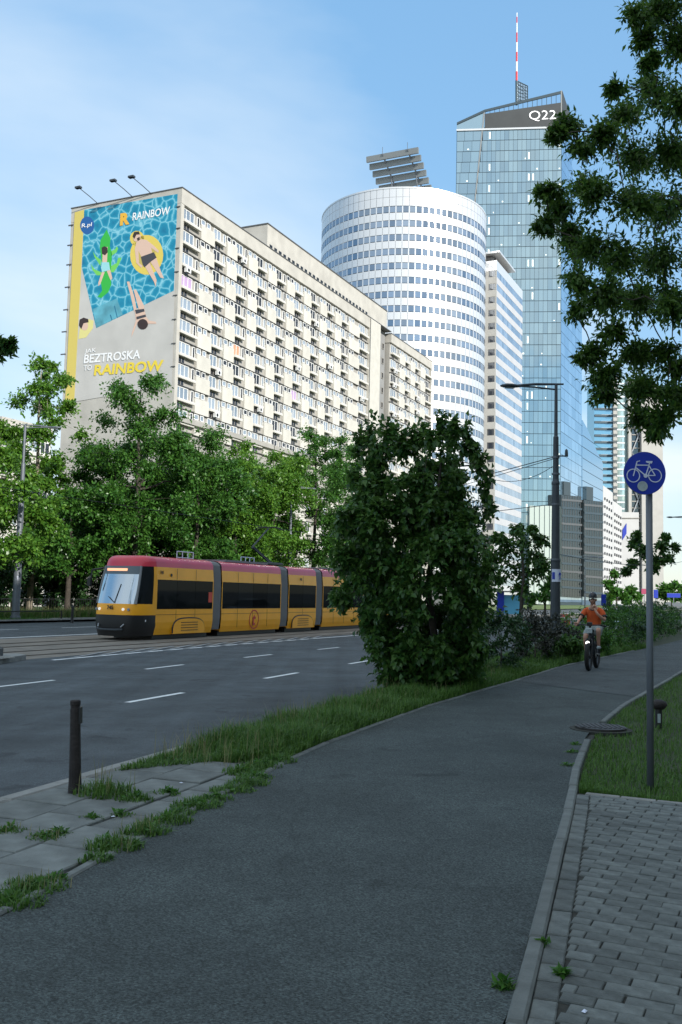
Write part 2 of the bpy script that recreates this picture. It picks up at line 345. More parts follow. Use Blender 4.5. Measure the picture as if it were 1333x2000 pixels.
g.build('ground', M['ground'], kind='structure')
road = ribbon('road', lambda t: -38.6, lambda t: KERB(t)+0.01, zroad, M['road'], cols=14)
trk = ribbon('tram_track', lambda t: -27.3, lambda t: -18.35+D(t)-0.35, -0.326, M['track'])
for c in (-20.95, -24.2):
    for s in (-0.72, 0.72):
        mb = MB(); mb.loft([[(*XY(c+s-0.05, t), -0.322), (*XY(c+s-0.05, t), -0.305), (*XY(c+s+0.05, t), -0.305), (*XY(c+s+0.05, t), -0.322)] for t in TS]); mb.build('rail', M['rail'], trk)
def strip_paint(name, n0, n1, t0, t1, off, dd=None, z=0.006):
    dd = dd or D; k = max(2, int((t1-t0)/2)+1); mb = MB(); rings = []
    for i in range(k):
        t = t0+(t1-t0)*i/(k-1); rings.append([(*XY(n+dd(t), t), zroad(n+dd(t))+z+off) for n in (n0, n1)])
    mb.loft(rings); return mb.build(name, M['paint'], road)
for ln, ph, z in ((-10.03, 13.1, 0), (-13.85, 14.05, 0)):
    for k in range(-4, 16):
        t = ph+5.42*k; strip_paint('lane_dash', ln-0.065, ln+0.065, t, t+1.85, z)
strip_paint('edge_line', -18.1, -17.93, 21.0, 200, 0.0)
for k in range(14):                       # hatched area by the tracks
    t = 21.6+k*1.25; mb = MB()
    pts = [(-18.2, t), (-18.2, t+0.42), (-19.35, t+3.9), (-19.35, t+3.48)]
    mb.add([(*XY(n+D(tt)*(0.75), tt), -0.316) for n, tt in pts], [(0, 1, 2, 3)]); mb.build('hatch_bar', M['worn'], road)
for k in range(-3, 8):
    t = 20+6.0*k; strip_paint('lane_dash', -33.2, -33.06, t, t+3, 0.0, lambda t: 0)
strip_paint('edge_line', -28.0, -27.75, -20, 200, 0.0, lambda t: 0)
# ---- cobbled traffic island with its kerb
isl = MB(); pl = [(-18.15, -6), (-18.15, 16), (-18.3, 19.0), (-18.75, 20.6), (-19.3, 20.9), (-19.75, 20.2), (-19.9, 16), (-19.9, -6)]
pts = [(*XY(n+D(t)*0.8, t), -0.33) for n, t in pl]; isl.prism(pts, (0, 0, 0.14)); island = isl.build('traffic_island', M['kerb'], kind='structure')
cbm = MB().bbox(-.045, .045, -.045, .045, 0, .05, .012).mesh('cobble', M['cobble']); cmass = MB(); cc = 0
for i in range(18):
    for j in range(150):
        n, t = -19.75+i*0.0945+random.uniform(-.008, .008), 5.5+j*0.1+random.uniform(-.008, .008)
        if n > -18.28 or t > 19.6: continue
        x, y = XY(n+D(t)*0.8, t)
        cmass.bbox(x-.042, x+.042, y-.042, y+.042, -.20, -.174+random.uniform(-.006, .006), .012)
o = cmass.build('cobbles', M['cobble'], island); o['kind'] = 'stuff'
mbk = MB().bbox(-.16, .16, -.3, .3, 0, .42, .03).mesh('block', M['darksteel'])
# ---- near side: soil, path, pavement
ribbon('verge_soil', lambda t: KERB(t)+0.02, lambda t: -1.0, -0.035, M['soil'], cols=2)
ribbon('lawn_soil', lambda t: -1.4, lambda t: 24.5, -0.03, M['soil'], cols=3)
def poly(pts):
    ts, ns = [p[0] for p in pts], [p[1] for p in pts]
    return lambda t: float(np.interp(t, ts, ns))
PL = poly([(-30, -2.6), (0, -3.35), (3.85, -3.67), (6.1, -4.12), (9.6, -4.70), (14, -4.99), (19, -5.02), (25, -5.1), (34, -4.65), (45, -4.2), (60, -3.9), (120, -3.9), (320, -3.9)])
PR = poly([(-30, -0.2), (0, -0.8), (3.9, -1.04), (5.15, -1.23), (8, -1.66), (9.9, -1.97), (12.6, -2.32), (16, -2.44), (25, -2.33), (34, -1.9), (45, -1.4), (60, -1.1), (120, -1.1), (320, -1.1)])
TP = sorted(set(TS+[5, 7, 9, 11, 13, 15, 16, 18, 19, 21, 22, 24, 28, 32, 36, 40]))
path = ribbon('cycle_path', lambda t: PL(t), lambda t: PR(t), 0.004, M['asphalt'], ts=TP, cols=2)
M['patch'] = asphalt_mat('patch_asphalt', (0.050, 0.059, 0.060), 0.7, 95)
mb = MB(); ts_ = [19.3, 20.5, 22, 24, 26, 30, 34, 40, 50, 70, 110]
mb.loft([[(*XY(PL(t)+(.02 if t > 20 else .02), t - (0.0)), .009), (*XY(PR(t)-.02, t-(1.6 if t < 19.5 else 0)), .009)] for t in ts_]); mb.build('resurfaced_patch', M['patch'], path)
# kerb stones (each its own piece)
def stones(name, fn, w, t0, t1, ln, z0, z1, m_, parent, gap=0.014, b=0.012):
    t = t0
    while t < t1:
        a, c = fn(t), fn(t+ln-gap); x0, y0 = XY(a, t); x1, y1 = XY(c, t+ln-gap)
        d = Vector((x1-x0, y1-y0, 0)); l = d.length; ang = math.atan2(d.y, d.x)-math.pi/2
        key = (name, round(l, 2), w)
        if key not in STONE: STONE[key] = MB().bbox(-w/2, w/2, 0, l, z0, z1, b).mesh(name, m_)
        o = link(name, STONE[key], parent, (x0, y0, random.uniform(-.006, .004)), ang+random.uniform(-.006, .006)); t += ln
STONE = {}
pav = ribbon('pavement', lambda t: KERB(t)+0.10, lambda t: PL(t)-0.05, -0.03, M['joint'], ts=[-12, -6, -2, 0, 2, 4, 6, 8, 8.7])
ks = ribbon('road_kerb', lambda t: KERB(t)-0.01, lambda t: KERB(t)+0.13, -0.14, M['joint'])
stones('kerb_stone', lambda t: KERB(t)+0.07, 0.15, -6, 60, 1.0, -0.2, 0.0, M['kerb'], ks, b=.02)
pe = ribbon('path_edging', lambda t: PL(t)-0.08, lambda t: PL(t), -0.02, M['joint'], ts=TP)
stones('edging_stone', lambda t: PL(t)-0.04, 0.07, -3, 34, 1.0, -0.1, 0.018, M['edging'], pe)
pr = ribbon('path_edging', lambda t: PR(t), lambda t: PR(t)+0.08, -0.02, M['joint'], ts=TP)
stones('edging_stone', lambda t: PR(t)+0.04, 0.078, 1.9, 11.9, 1.0, -0.1, 0.026, M['edging'], pr)
stones('edging_stone', lambda t: PR(t)+0.04, 0.078, 13.75, 34, 1.0, -0.1, 0.026, M['edging'], pr)
# pavement slabs, each its own piece, sunk and tilted a little
slab = [MB().bbox(0.006, 0.494, 0.006, 0.494, -0.06, 0.0, 0.008).mesh('slab', M['slab']) for _ in range(1)][0]
SA2 = R(6.0)
for i in range(-6, 9):
    for j in range(-4, 26):
        # slab frame follows the pavement's own skew
        ln, lt = -0.07+i*0.5, -4+j*0.5+(0.25 if i % 2 else 0)
        n, t = -5.55+ln*math.cos(SA2)-(lt-6)*math.sin(SA2)*0.9, lt+ln*math.sin(SA2)
        mid = n+.25, t+.25
        if not (KERB(mid[1])+0.30 < mid[0] < PL(mid[1])-0.02) or mid[1] > 8.3 or mid[1] < -2: continue
        x, y = XY(n, t)
        o = link('slab', slab, pav, (x, y, random.uniform(-.008, .006) if mid[0] < PL(mid[1])-.3 else -.013), -AZ+SA2*0.9)
        o.rotation_euler.x = random.uniform(-.012, .012); o.rotation_euler.y = random.uniform(-.012, .012)
# brick paving right of the path
bp = ribbon('brick_pavement', lambda t: PR(t)+0.09, lambda t: 3.2, -0.012, M['joint'], ts=[1.5, 2, 3, 4, 5, 6, 7, 8, 8.72])
brk = MB().bbox(0.0025, 0.1975, 0.0025, 0.0975, -0.06, 0.0, 0.004).mesh('brick', M['brick'])
hdr = MB().bbox(0.002, 0.108, 0.004, 0.196, -0.06, 0.0, 0.006).mesh('brick', M['brick'])
t = 2.0
while t < 8.5:
    a = PR(t)+0.082; x, y = XY(a, t); o = link('brick', hdr, bp, (x, y, random.uniform(0, .006)), -AZ-math.atan2(PR(t+.2)-PR(t), .2)); t += 0.2
cand = []; rest = MB()
for j in range(62):
    t = 2.4+j*0.1015
    for i in range(-2, 22):
        n = -1.75+i*0.2+(0.1 if j % 2 else 0)+random.uniform(-.004, .004)
        if n < PR(t+.05)+0.195-0.19 or n > 3.0 or t > 8.62: continue
        cand.append((n, t))
cut = lambda n, t: PR(t+.05)+0.195
def seen(n, t):
    x, y = XY(n+.1, t+.05); return x/y
cand.sort(key=lambda q: (seen(*q) > 0.43, q[1]))
for k, (n, t) in enumerate(cand):
    c = cut(n, t); z = random.uniform(-.004, .004)
    if n < c:
        if n+0.196-c < 0.04: continue
        x, y = XY(c, t); me = MB().bbox(0.004, n+0.196-c, 0.004, 0.096, -0.06, 0, 0.005).mesh('brick', M['brick'])
    else: x, y = XY(n, t); me = brk
    if k < 280:
        o = link('brick', me, bp, (x, y, z), -AZ+random.uniform(-.008, .008)); o.rotation_euler.x = random.uniform(-.01, .01)
    else:
        x0, x1 = (0.004, 0.196) if n >= c else (0.004, n+0.196-c)
        o2 = len(rest.v); rest.bbox(x0, x1, 0.004, 0.096, -0.06, z, 0.005)
        for q in range(o2, len(rest.v)):
            vx, vy, vz = rest.v[q]; rest.v[q] = (x+vx*CA+vy*SA, y-vx*SA+vy*CA, vz)
o = rest.build('bricks', M['brick'], bp); o['kind'] = 'stuff'
x0_ = -1.66
stones('edging_stone', lambda t: 0, 0.1, 0, 0, 1, 0, 0, M['kerb'], bp)
for i in range(12):                        # top row of the brick field
    x, y = XY(-1.62+i*0.3, 8.66); link('edging_brick', STONE.setdefault('eb', MB().bbox(0.004, .296, 0.004, .08, -.06, .004, .006).mesh('edging_brick', M['kerb'])), bp, (x, y, 0), -AZ+.02)
# far side
fv = ribbon('far_verge', lambda t: -66, lambda t: -38.75, -0.2, M['fargrass'], cols=2)
fk = ribbon('far_kerb', lambda t: -38.75, lambda t: -38.55, -0.22, M['joint'])
stones('kerb_stone', lambda t: -38.65, 0.2, 10, 90, 2.0, -0.12, 0.012-0.2+0.0, M['kerb'], fk)
mb = MB(); mb.loft([[(*XY(-38.8, t), -.193), (*XY(-41.2, t), -.193)] for t in (44.5, 50, 58)]); mb.build('far_path', M['cobble'], kind='structure')
# manhole cover on the lawn edge
x, y = XY(-2.22, 13.0)
mh = thing('manhole_cover', 'round dark iron manhole cover set where path edging breaks', 'manhole cover', (x, y, 0))
MB().lathe([(0.40, -0.1), (0.40, 0.012), (0.34, 0.016)], seg=24).build('collar', M['joint'], mh)
mb = MB().lathe([(0.33, 0.02), (0.33, 0.042), (0.31, 0.046)], seg=24)
for i in range(-4, 5): mb.box(i*.065-.02, i*.065+.02, -.24+abs(i)*.02, .24-abs(i)*.02, .046, .053)
mb.build('lid', mat('cast_iron', (0.045, 0.04, 0.038), 0.6, 0.4, var=0.3, scale=10), mh)
# ================================================================== buildings
def win_mesh(w, h, panes, name, glass='pane', frame='white', fr=0.09, d=0.1):
    mb = MB(); mb.box(0, d*0.5, fr*.5, w-fr*.5, fr*.5, h-fr*.5, 1)
    mb.box(0, d, 0, w, 0, fr, 0); mb.box(0, d, 0, w, h-fr, h, 0)
    for k in range(panes+1):
        y = (w-fr)*k/panes; mb.box(0, d-.004, y, y+fr, fr, h-fr, 0)
    return mb.mesh(name, [M[frame], M[glass]])
WIN = {}
def wm(key, *a, **k):
    if key not in WIN: WIN[key] = win_mesh(*a, **k)
    return WIN[key]
SH = 2.71
AC = []
def apt_facade(root, bays, ytot, rows, rng, ytail=None, ztop=47.5, wide_first=True, pillar=None):
    """local x = outwards (facade skin at 0), y along the street, z up"""
    pan = {}
    for r_ in range(rows):
        z = ztop-SH*r_
        MB().box(-.34, -.1, 0.12, ytot, z+.1, z+.17, 0).build('slab_edge', M['coping'], root) if r_ else None  # dark strip stands for the shadow line at each slab edge
        for b, (y0, wide) in enumerate(bays):
            if z < 21 and z > 19.4: continue
            w = 2.6 if wide else 1.65; np_ = 3 if wide else 2
            key = ('big', w, rng.choice(['pane', 'pane', 'pane', 'darkpane']) if rng.random() > .012 else 'curtain')
            if r_ == 3 and b == 0 and wide_first: key = ('big', w, 'curtain')
            if r_ == 5 and b == 2 and wide_first: key = ('big', w, 'orangeblind')
            link('window', wm(key, w, 1.5, np_, 'window', glass=key[2]), root, (-.34, y0, z-1.5))
            lw = w+(1.0 if wide else .62)
            kk = ('ledge', lw)
            if kk not in WIN: WIN[kk] = MB().prism([(-.34, 0, -.02), (.22, 0, -.02), (.25, 0, -.12), (.22, 0, -.34), (-.34, 0, -.30)], (0, lw, 0)).mesh('ledge', M['ledge'])
            link('ledge', WIN[kk], root, (0, y0-.06, z-1.5))
            if r_ < 11:
                link('kitchen_window', wm(('kit',), 1.3, .8, 2, 'kitchen_window', glass='darkpane', frame='greywall', fr=.06), root, (-.34, y0+.35, z-2.66))
                link('balcony_door', wm(('nar', b % 2), .55, 1.42, 1, 'balcony_door', glass='pane' if b % 2 else 'darkpane', fr=.08), root, (-.34, y0+w+.62, z-1.45))
                if rng.random() < .2: AC.append((root, y0+rng.uniform(.5, 1.1), z-2.45, r_, b))
            nxt = bays[b+1][0] if b+1 < len(bays) else ytail
            ys = y0+w+1.25
            if nxt is None or nxt-ys < 1: continue
            if r_ < 11:
                for q, (yy, ww) in enumerate(((ys+.06, .95), (ys+1.36, .8))):
                    if yy+ww < nxt-.05: link('small_window', wm(('sm', q, (b+r_) % 3), ww, .68, 1, 'small_window', glass=['pane', 'darkpane', 'pane'][(b+r_) % 3], fr=.09), root, (-.2, yy, z-.72))
            kk = ('panel', round(nxt-ys, 2), r_ == rows-1)
            if kk not in WIN: WIN[kk] = MB().bbox(-.34, 0, 0, nxt-ys-.08, -SH+.06, -.8, 0.0).mesh('panel', M['cream'])
            link('panel', WIN[kk], root, (rng.uniform(-.03, .03), ys, z))
rg = random.Random(3)
blk = st('apartment_block', 'long cream panel apartment block with small penthouse storey, carrying the huge holiday banner', 'apartment block', -64.5, 91.3)
mb = MB(); mb.box(-16.7, -.34, .06, 56.9, -.5, 49.45); mb.build('wall', M['greywall'], blk)
mb = MB(); mb.box(-16.7, .02, 0, .62, -.5, 47.7); mb.build('gable_wall', M['parapet'], blk)
mb = MB(); mb.box(-16.72, .05, -.02, 57, 47.72, 49.55); mb.build('parapet', M['parapet'], blk)
mb = MB(); mb.box(-16.8, .14, -.1, 66.8, 49.55, 49.66); mb.build('coping', M['coping'], blk)
mb = MB(); mb.box(-.3, .45, .3, 57, 21.5, 22.1); mb.build('ledge_band', M['greywall'], blk)
bays = [(.6, True)]+[(7.6+5.45*k, False) for k in range(9)]+[(7.6+5.45*8+3.6, False)]
bays = [(.6, True)]+[(7.6+5.45*k, False) for k in range(8)]+[(53.0, True)]
apt_facade(blk, bays, 56.9, 16, rg, ytail=None)
mb = MB(); mb.box(-16.7, .12, 57.0, 61.7, -.5, 49.5); mb.build('stair_tower', M['cream'], blk)
mb = MB(); mb.box(-16.7, -1.1, 61.7, 66.7, -.5, 49.5); mb.build('stair_recess', mat('recess_grey', (.25, .25, .245), .8, var=.1, scale=.5), blk)
mb = MB(); mb.box(.12, .2, 57.0, 57.12, 0, 49.4); mb.build('downpipe', M['coping'], blk)
sw = wm(('stair',), .9, 1.1, 1, 'stair_window', glass='darkpane', frame='greywall')
for k in range(16): link('stair_window', sw, blk, (-1.08, 65.2, 46.2-SH*k))
ph = MB().box(-13, -.12, 20.9, 65, 49.66, 52.9); pho = ph.build('penthouse', M['parapet'], blk)
MB().box(-13.1, -.02, 20.8, 65.1, 52.9, 53.05).build('coping', M['coping'], pho)
vm_ = MB().box(0, .06, 0, .75, 0, .42, 0).mesh('vent_opening', M['black'])
for k in range(26): link('vent_opening', vm_, pho, (-.14, 21.6+k*1.35, 49.82))
# wing further on
wing = st('apartment_block', 'shorter cream panel apartment wing without penthouse between stair tower and round tower', 'apartment block', -64.5, 158.3)
MB().box(-16.7, -.34, .1, 22.1, -.5, 47.75).build('wall', M['greywall'], wing)
MB().box(-16.75, .05, -.02, 22.3, 47.72, 49.3).build('parapet', M['parapet'], wing)
MB().box(-16.8, .12, -.1, 22.4, 49.3, 49.42).build('coping', M['coping'], wing)
MB().box(-16.7, .02, 21.75, 22.25, -.5, 47.7).build('gable_wall', M['parapet'], wing)
apt_facade(wing, [(.6, True), (7.4, False), (12.85, False), (18.6, True)], 21.7, 12, rg, wide_first=False)
acm = MB(); acm.bbox(-.05, .38, 0, .85, 0, .6, .03, 0); acm.lathe([(.22, .38), (.22, .395)], (0, .36, .3), 10, 1, 'x')
acme = acm.mesh('air_conditioner', [M['white'], M['black']])
ORD = 'first second third fourth fifth sixth seventh eighth ninth tenth eleventh twelfth'.split()
for (root, y, z, ar, ac) in AC:
    x0, y0 = root.location.x, root.location.y
    link('air_conditioner', acme, None, (x0+.0*CA+y*SA, y0+y*CA, z), -AZ, 'white air conditioner, %s window row below the roof, %s column from the %s' % (ORD[ar], ORD[ac], 'banner' if root is blk else 'stair tower'), 'air conditioner', 'air conditioners on the panel blocks')
# ---- banner on the gable
ban = st('advertising_banner', 'huge swimming pool holiday banner covering the end wall of the apartment block', 'banner', -64.5, 91.3, 25.0)
def bpt(px, py, lay):
    n, z = on_t(px, py, 91.3); return (n+64.5, -0.05-0.008*lay, z-25.0)
S1 = 400/1333.0
def bq(pts, lay, m_, name, crop=True):
    P = [bpt(100+x*S1, 340+y*S1, lay) if crop else bpt(x, y, lay) for x, y in pts]
    return MB().prism(P, (0, .005, 0)).build(name, m_, ban)
def flat(name, col, **k):
    return mat('print_'+name, col, .6, **k)
mpool = bpy.data.materials.new('print_pool_water'); mpool.use_nodes = True
_n = mpool.node_tree; _b = _n.nodes['Principled BSDF']; _b.inputs['Roughness'].default_value = .6
_t = _n.nodes.new('ShaderNodeTexCoord'); _d = _n.nodes.new('ShaderNodeTexNoise'); _d.inputs['Scale'].default_value = .9
_mm = _n.nodes.new('ShaderNodeMixRGB'); _mm.inputs[0].default_value = .35
_v = _n.nodes.new('ShaderNodeTexVoronoi'); _v.feature = 'DISTANCE_TO_EDGE'; _v.inputs['Scale'].default_value = 1.25
_n.links.new(_t.outputs['Object'], _d.inputs['Vector']); _n.links.new(_t.outputs['Object'], _mm.inputs[1]); _n.links.new(_d.outputs['Color'], _mm.inputs[2])
_n.links.new(_mm.outputs[0], _v.inputs['Vector'])
_r = _n.nodes.new('ShaderNodeValToRGB'); e = _r.color_ramp.elements; e[0].position = 0; e[0].color = (.26, .56, .66, 1); e[1].position = .5; e[1].color = (.0, .16, .29, 1)
q = e.new(.035); q.color = (.10, .40, .52, 1); q = e.new(.13); q.color = (.005, .24, .38, 1)
_n.links.new(_v.outputs['Distance'], _r.inputs[0]); _n.links.new(_r.outputs[0], _b.inputs['Base Color'])
bq([(147, 415), (348, 379), (337, 752), (128, 788)], 0, flat('grey', (.50, .485, .455), var=.1, scale=.25), 'backing_sheet', False)
bq([(147, 415), (165.5, 410), (158, 560), (151, 690), (146, 785), (128, 788)], 1, flat('yellow', (.62, .50, .12)), 'yellow_strip', False)
bq([(165.5, 410), (348, 379), (340.5, 568), (189, 641), (161, 523)], 1, mpool, 'pool', False)
grn, grn2, skn, hair = flat('green', (.03, .42, .05)), flat('lime', (.16, .55, .10)), flat('skin', (.66, .46, .36)), flat('hair', (.035, .02, .018))
yel, wht, cy, drk = flat('ring_yellow', (.68, .53, .10)), flat('white', (.8, .8, .8)), flat('cyan', (.30, .62, .66)), flat('dark', (.05, .05, .06))
# inflatable float
bq([(365, 362), (390, 420), (385, 470), (400, 520), (395, 590), (390, 650), (395, 720), (375, 770), (330, 808), (305, 800), (335, 760), (325, 690), (335, 620), (328, 540), (320, 480), (325, 430)], 2, grn, 'float')
for pl in ([(390, 505), (420, 490), (430, 470), (440, 485), (430, 510), (395, 535)], [(392, 600), (430, 580), (440, 545), (462, 545), (445, 590), (410, 640), (392, 640)], [(328, 560), (295, 535), (275, 505), (285, 540), (325, 600)], [(330, 640), (285, 620), (262, 585), (272, 625), (300, 660), (330, 660)]):
    bq(pl, 2, grn2, 'float_leg')
bq([(340, 480), (372, 475), (368, 560), (362, 610), (335, 610), (338, 540)], 3, skn, 'swimmer_back')
bq([(333, 480), (350, 470), (370, 480), (372, 510), (355, 530), (335, 520)], 4, hair, 'swimmer_hair')
bq([(335, 575), (380, 575), (388, 625), (335, 640), (328, 610)], 4, cy, 'swim_shorts')
bq([(335, 635), (352, 640), (325, 715), (312, 730), (310, 710)], 3, skn, 'swimmer_leg'); bq([(365, 630), (388, 622), (402, 680), (390, 692)], 3, skn, 'swimmer_leg')
# ring and man
def ell(cx, cy_, rx, ry, k=22, a=0): return [(cx+rx*math.cos(2*math.pi*i/k)*math.cos(a)-ry*math.sin(2*math.pi*i/k)*math.sin(a), cy_+rx*math.cos(2*math.pi*i/k)*math.sin(a)+ry*math.sin(2*math.pi*i/k)*math.cos(a)) for i in range(k)]
bq(ell(625, 527, 108, 130), 2, yel, 'swim_ring'); bq(ell(562, 420, 46, 50), 2, yel, 'ring_pillow')
bq(ell(622, 527, 62, 80), 3, flat('ring_inner', (.50, .39, .10)), 'ring_inner')
bq([(560, 440), (590, 425), (625, 430), (675, 470), (705, 500), (700, 515), (655, 480), (665, 545), (600, 560), (572, 500), (575, 580), (600, 600), (590, 612), (558, 580), (548, 490)], 4, skn, 'man_body')
bq([(588, 540), (672, 510), (690, 545), (655, 570), (612, 608), (600, 590)], 5, drk, 'man_shorts')
bq([(612, 600), (645, 578), (690, 690), (685, 735), (672, 700)], 4, skn, 'man_leg'); bq([(650, 572), (688, 545), (720, 640), (738, 680), (715, 675)], 4, skn, 'man_leg')
bq(ell(562, 412, 24, 30, 16, .4), 5, skn, 'man_face'); bq([(535, 405), (545, 378), (575, 375), (582, 395), (560, 395), (545, 425)], 6, hair, 'man_hair'); bq([(562, 420), (580, 410), (582, 428), (568, 438)], 6, hair, 'man_beard')
# steps, woman, child
bq([(275, 880), (430, 810), (470, 915), (298, 1003)], 2, flat('step', (.10, .35, .44), var=.35, scale=.6), 'pool_steps')
for a in ((385, 918, 398, 950), (412, 860, 432, 935)): bq([(a[0], a[1]), (a[0]+7, a[1]-3), (a[2]+5, a[3]), (a[2], a[3]+3)], 3, flat('rail', (.02, .16, .26)), 'pool_rail')
bq([(496, 702), (512, 700), (545, 800), (560, 880), (545, 900), (520, 790)], 3, skn, 'woman_leg'); bq([(540, 755), (556, 752), (605, 850), (610, 885), (575, 885)], 3, skn, 'woman_leg')
bq([(548, 890), (610, 880), (622, 930), (640, 955), (685, 962), (688, 975), (630, 975), (600, 950), (565, 965), (540, 1030), (526, 1062), (530, 1030), (555, 955)], 3, skn, 'woman_body')
bq([(550, 885), (608, 878), (612, 895), (556, 912)], 4, drk, 'woman_swimwear'); bq([(558, 930), (618, 915), (622, 930), (560, 948)], 4, drk, 'woman_swimwear')
bq(ell(600, 978, 34, 34, 16), 5, hair, 'woman_hair')
bq([(180, 1075), (195, 975), (250, 945), (280, 955), (275, 1005), (230, 1065)], 2, flat('pale_yellow', (.68, .62, .24)), 'ring_edge')
bq(ell(218, 985, 26, 34, 16, -.3), 3, skn, 'child_face'); bq([(185, 985), (190, 948), (215, 935), (245, 945), (248, 965), (215, 972), (200, 1010)], 4, hair, 'child_hair')
bq(ell(238, 335, 46, 58, 24), 2, flat('navy', (.01, .10, .32)), 'logo_disc')
LW, LY = flat('letters_white', (.82, .82, .82)), flat('letters_yellow', (.75, .58, .05))
def btext(txt, p0, p1, hpx, m_, name, shear=0.1, bold=.0):
    a = Vector(bpt(*p0, 7)); b = Vector(bpt(*p1, 7)); me = text_mesh(txt, 1.0, m_, .002, bold, shear)
    xs = [v.co.x for v in me.vertices]; ys = [v.co.y for v in me.vertices]; w = max(xs)-min(xs); h = max(ys)-min(ys)
    L_ = (b-a).length; hh = abs(bpt(p0[0], p0[1]-hpx, 7)[2]-a.z)
    d = (b-a).normalized()
    mw = Matrix.Identity(4); up = Vector((0, 0, 1)); nn = d.cross(up)
    cols_ = (d*(L_/w), up*(hh/h), -nn)
    for i in range(3):
        for j in range(3): mw[i][j] = cols_[j][i]
    mw.translation = -d*(min(xs)*L_/w); me.transform(mw); return link(name, me, ban, a)
def P1(x, y): return (100+x*S1, 340+y*S1)
btext('RAINBOW', P1(533, 303), P1(778, 262), 15, LW, 'lettering', .08, .015)
btext('R', P1(452, 333), P1(515, 322), 24, flat('orange', (.75, .42, .04)), 'lettering', .0, .06)
btext('R.pl', P1(203, 350), P1(270, 340), 10, LW, 'lettering', .05, .01)
btext('JAK', P1(222, 1168), P1(296, 1158), 10.5, LW, 'lettering', .08, .01)
btext('BEZTROSKA', P1(216, 1232), P1(583, 1200), 17, LW, 'lettering', .08, .02)
btext('TO', P1(218, 1280), P1(268, 1275), 10, LW, 'lettering', .08, .01)
btext('RAINBOW', P1(282, 1310), P1(735, 1278), 21, LY, 'lettering', .08, .03)
mbb = MB()
for px, py in [(141, 440), (139, 479), (137, 517), (134, 561), (131, 605), (128, 648), (126, 692)]:
    n, z = on_t(px, py, 91.3); MB().box(n+64.5-.5, n+64.5+.25, -.12, .0, z-25-.07, z-25+.07).build('bracket', M['coping'], ban)
for px, py in [(348, 404), (348, 446), (346, 485), (345, 531), (342, 577), (340, 624), (339, 671), (338, 716)]:
    n, z = on_t(px, py, 91.3); MB().box(n+64.5-.2, n+64.5+.35, -.12, .0, z-25-.05, z-25+.05).build('bracket', M['coping'], ban)
# floodlights over the banner
for (bx, by, tx, ty) in ((194, 397, 166, 380), (262, 386, 228, 366), (298, 378, 269, 360)):
    n, z = on_t(bx, by, 91.3)
    fl = st('floodlight', {194: 'floodlight on a long roof arm above the round blue logo disc', 262: 'floodlight on a long roof arm above the middle of the pool banner', 298: 'floodlight on a long roof arm next to the roof corner of the block'}[bx], 'floodlight', n, 91.4, 49.5, 'floodlights above the banner')
    h = Vector((-1.5, -2.2, 1.5)); MB().tube([(0, 0, -.1), h*.5, h], .05, 6).build('arm', M['darksteel'], fl)
    MB().bbox(h.x-.45, h.x+.35, h.y-.25, h.y+.2, h.z-.1, h.z+.16, .05).build('lamp_head', M['darksteel'], fl)
# ---- round tower
RC = Vector((13.3, 219.4, 0)); RR = 19.4
rt = thing('round_tower', 'round white metal clad tower with ribbons of small blue windows', 'tower', RC)
rt.location = RC
NC = 84
def arc(r_, a, z): return (r_*math.sin(a), -r_*math.cos(a), z)     # a=0 faces the camera
core = MB().lathe([(RR-.12, -.6), (RR-.12, 89.6)], seg=NC*2).build('core', M['cladb'], rt, smooth=True)
pan = MB(); da = 2*math.pi/NC; g_ = .0016
FH = 3.15; ztop_ = 89.8
def curved(mb, a0, a1, z0, z1, r_, mi=0):
    k = 2
    mb.loft([[arc(r_, a0+(a1-a0)*i/k, z0) for i in range(k+1)], [arc(r_, a0+(a1-a0)*i/k, z1) for i in range(k+1)]], mi)
wins = []
for c in range(NC):
    a0, a1 = c*da+g_, (c+1)*da-g_; am = (c+.5)*da; am = (am+math.pi) % (2*math.pi)-math.pi
    if abs(am) > 2.0: continue
    curved(pan, a0, a1, ztop_-1.9, ztop_, RR); curved(pan, a0, a1, ztop_-3.9, ztop_-1.95, RR)
    for r_ in range(25):
        zt = ztop_-3.95-r_*FH
        curved(pan, a0, a1, zt-FH+.03, zt-1.5, RR)
        curved(pan, a0-g_, a0+.0058, zt-1.5, zt, RR-.01); curved(pan, a1-.0058, a1+g_, zt-1.5, zt, RR-.01)
        wins.append((abs(am)/1.75+(r_/14), a0, a1, zt, r_, am))
o = pan.build('cladding_panel', M['clad'], rt, smooth=False); o['kind'] = 'stuff'
wins.sort(); wmass = MB()
wmesh = {}
for k, (q, a0, a1, zt, r_, am) in enumerate(wins):
    dk = (r_ >= 14 and .62 < am < .80)
    if k < 290:
        if dk not in wmesh:
            mb = MB(); hw = RR*da/2*.82; mb.box(-hw, hw, -.05, .1, -1.36, -.08, 0); wmesh[dk] = mb.mesh('window', M['darkpane'] if dk else M['blueglass'])
        o = link('window', wmesh[dk], rt, arc(RR-.06, (a0+a1)/2, zt), (a0+a1)/2+random.uniform(-.004, .004)); 
    else: curved(wmass, a0+.0065, a1-.0065, zt-1.36, zt-.08, RR-.04)
o = wmass.build('windows', M['blueglass'], rt); o['kind'] = 'stuff'
MB().lathe([(RR+.08, ztop_), (RR+.08, ztop_+.35), (RR-.4, ztop_+.35)], seg=NC*2).build('roof_rim', M['clad'], rt, smooth=False)
MB().prism([(9, 1, ztop_), (17.5, -3.0, ztop_), (17.5, 7, ztop_), (9, 7, ztop_)], (0, 0, 1.2)).build('roof_plant', M['louvre'], rt)
MB().add([(6, -2, ztop_+.3), (14.5, -9, ztop_+.3), (13.5, -3, ztop_+3.6), (17.5, 3, ztop_+.3), (6, 6, ztop_+.3)], [(0, 1, 2), (1, 3, 2), (3, 4, 2), (4, 0, 2)]).build('roof_tent', M['louvre'], rt)
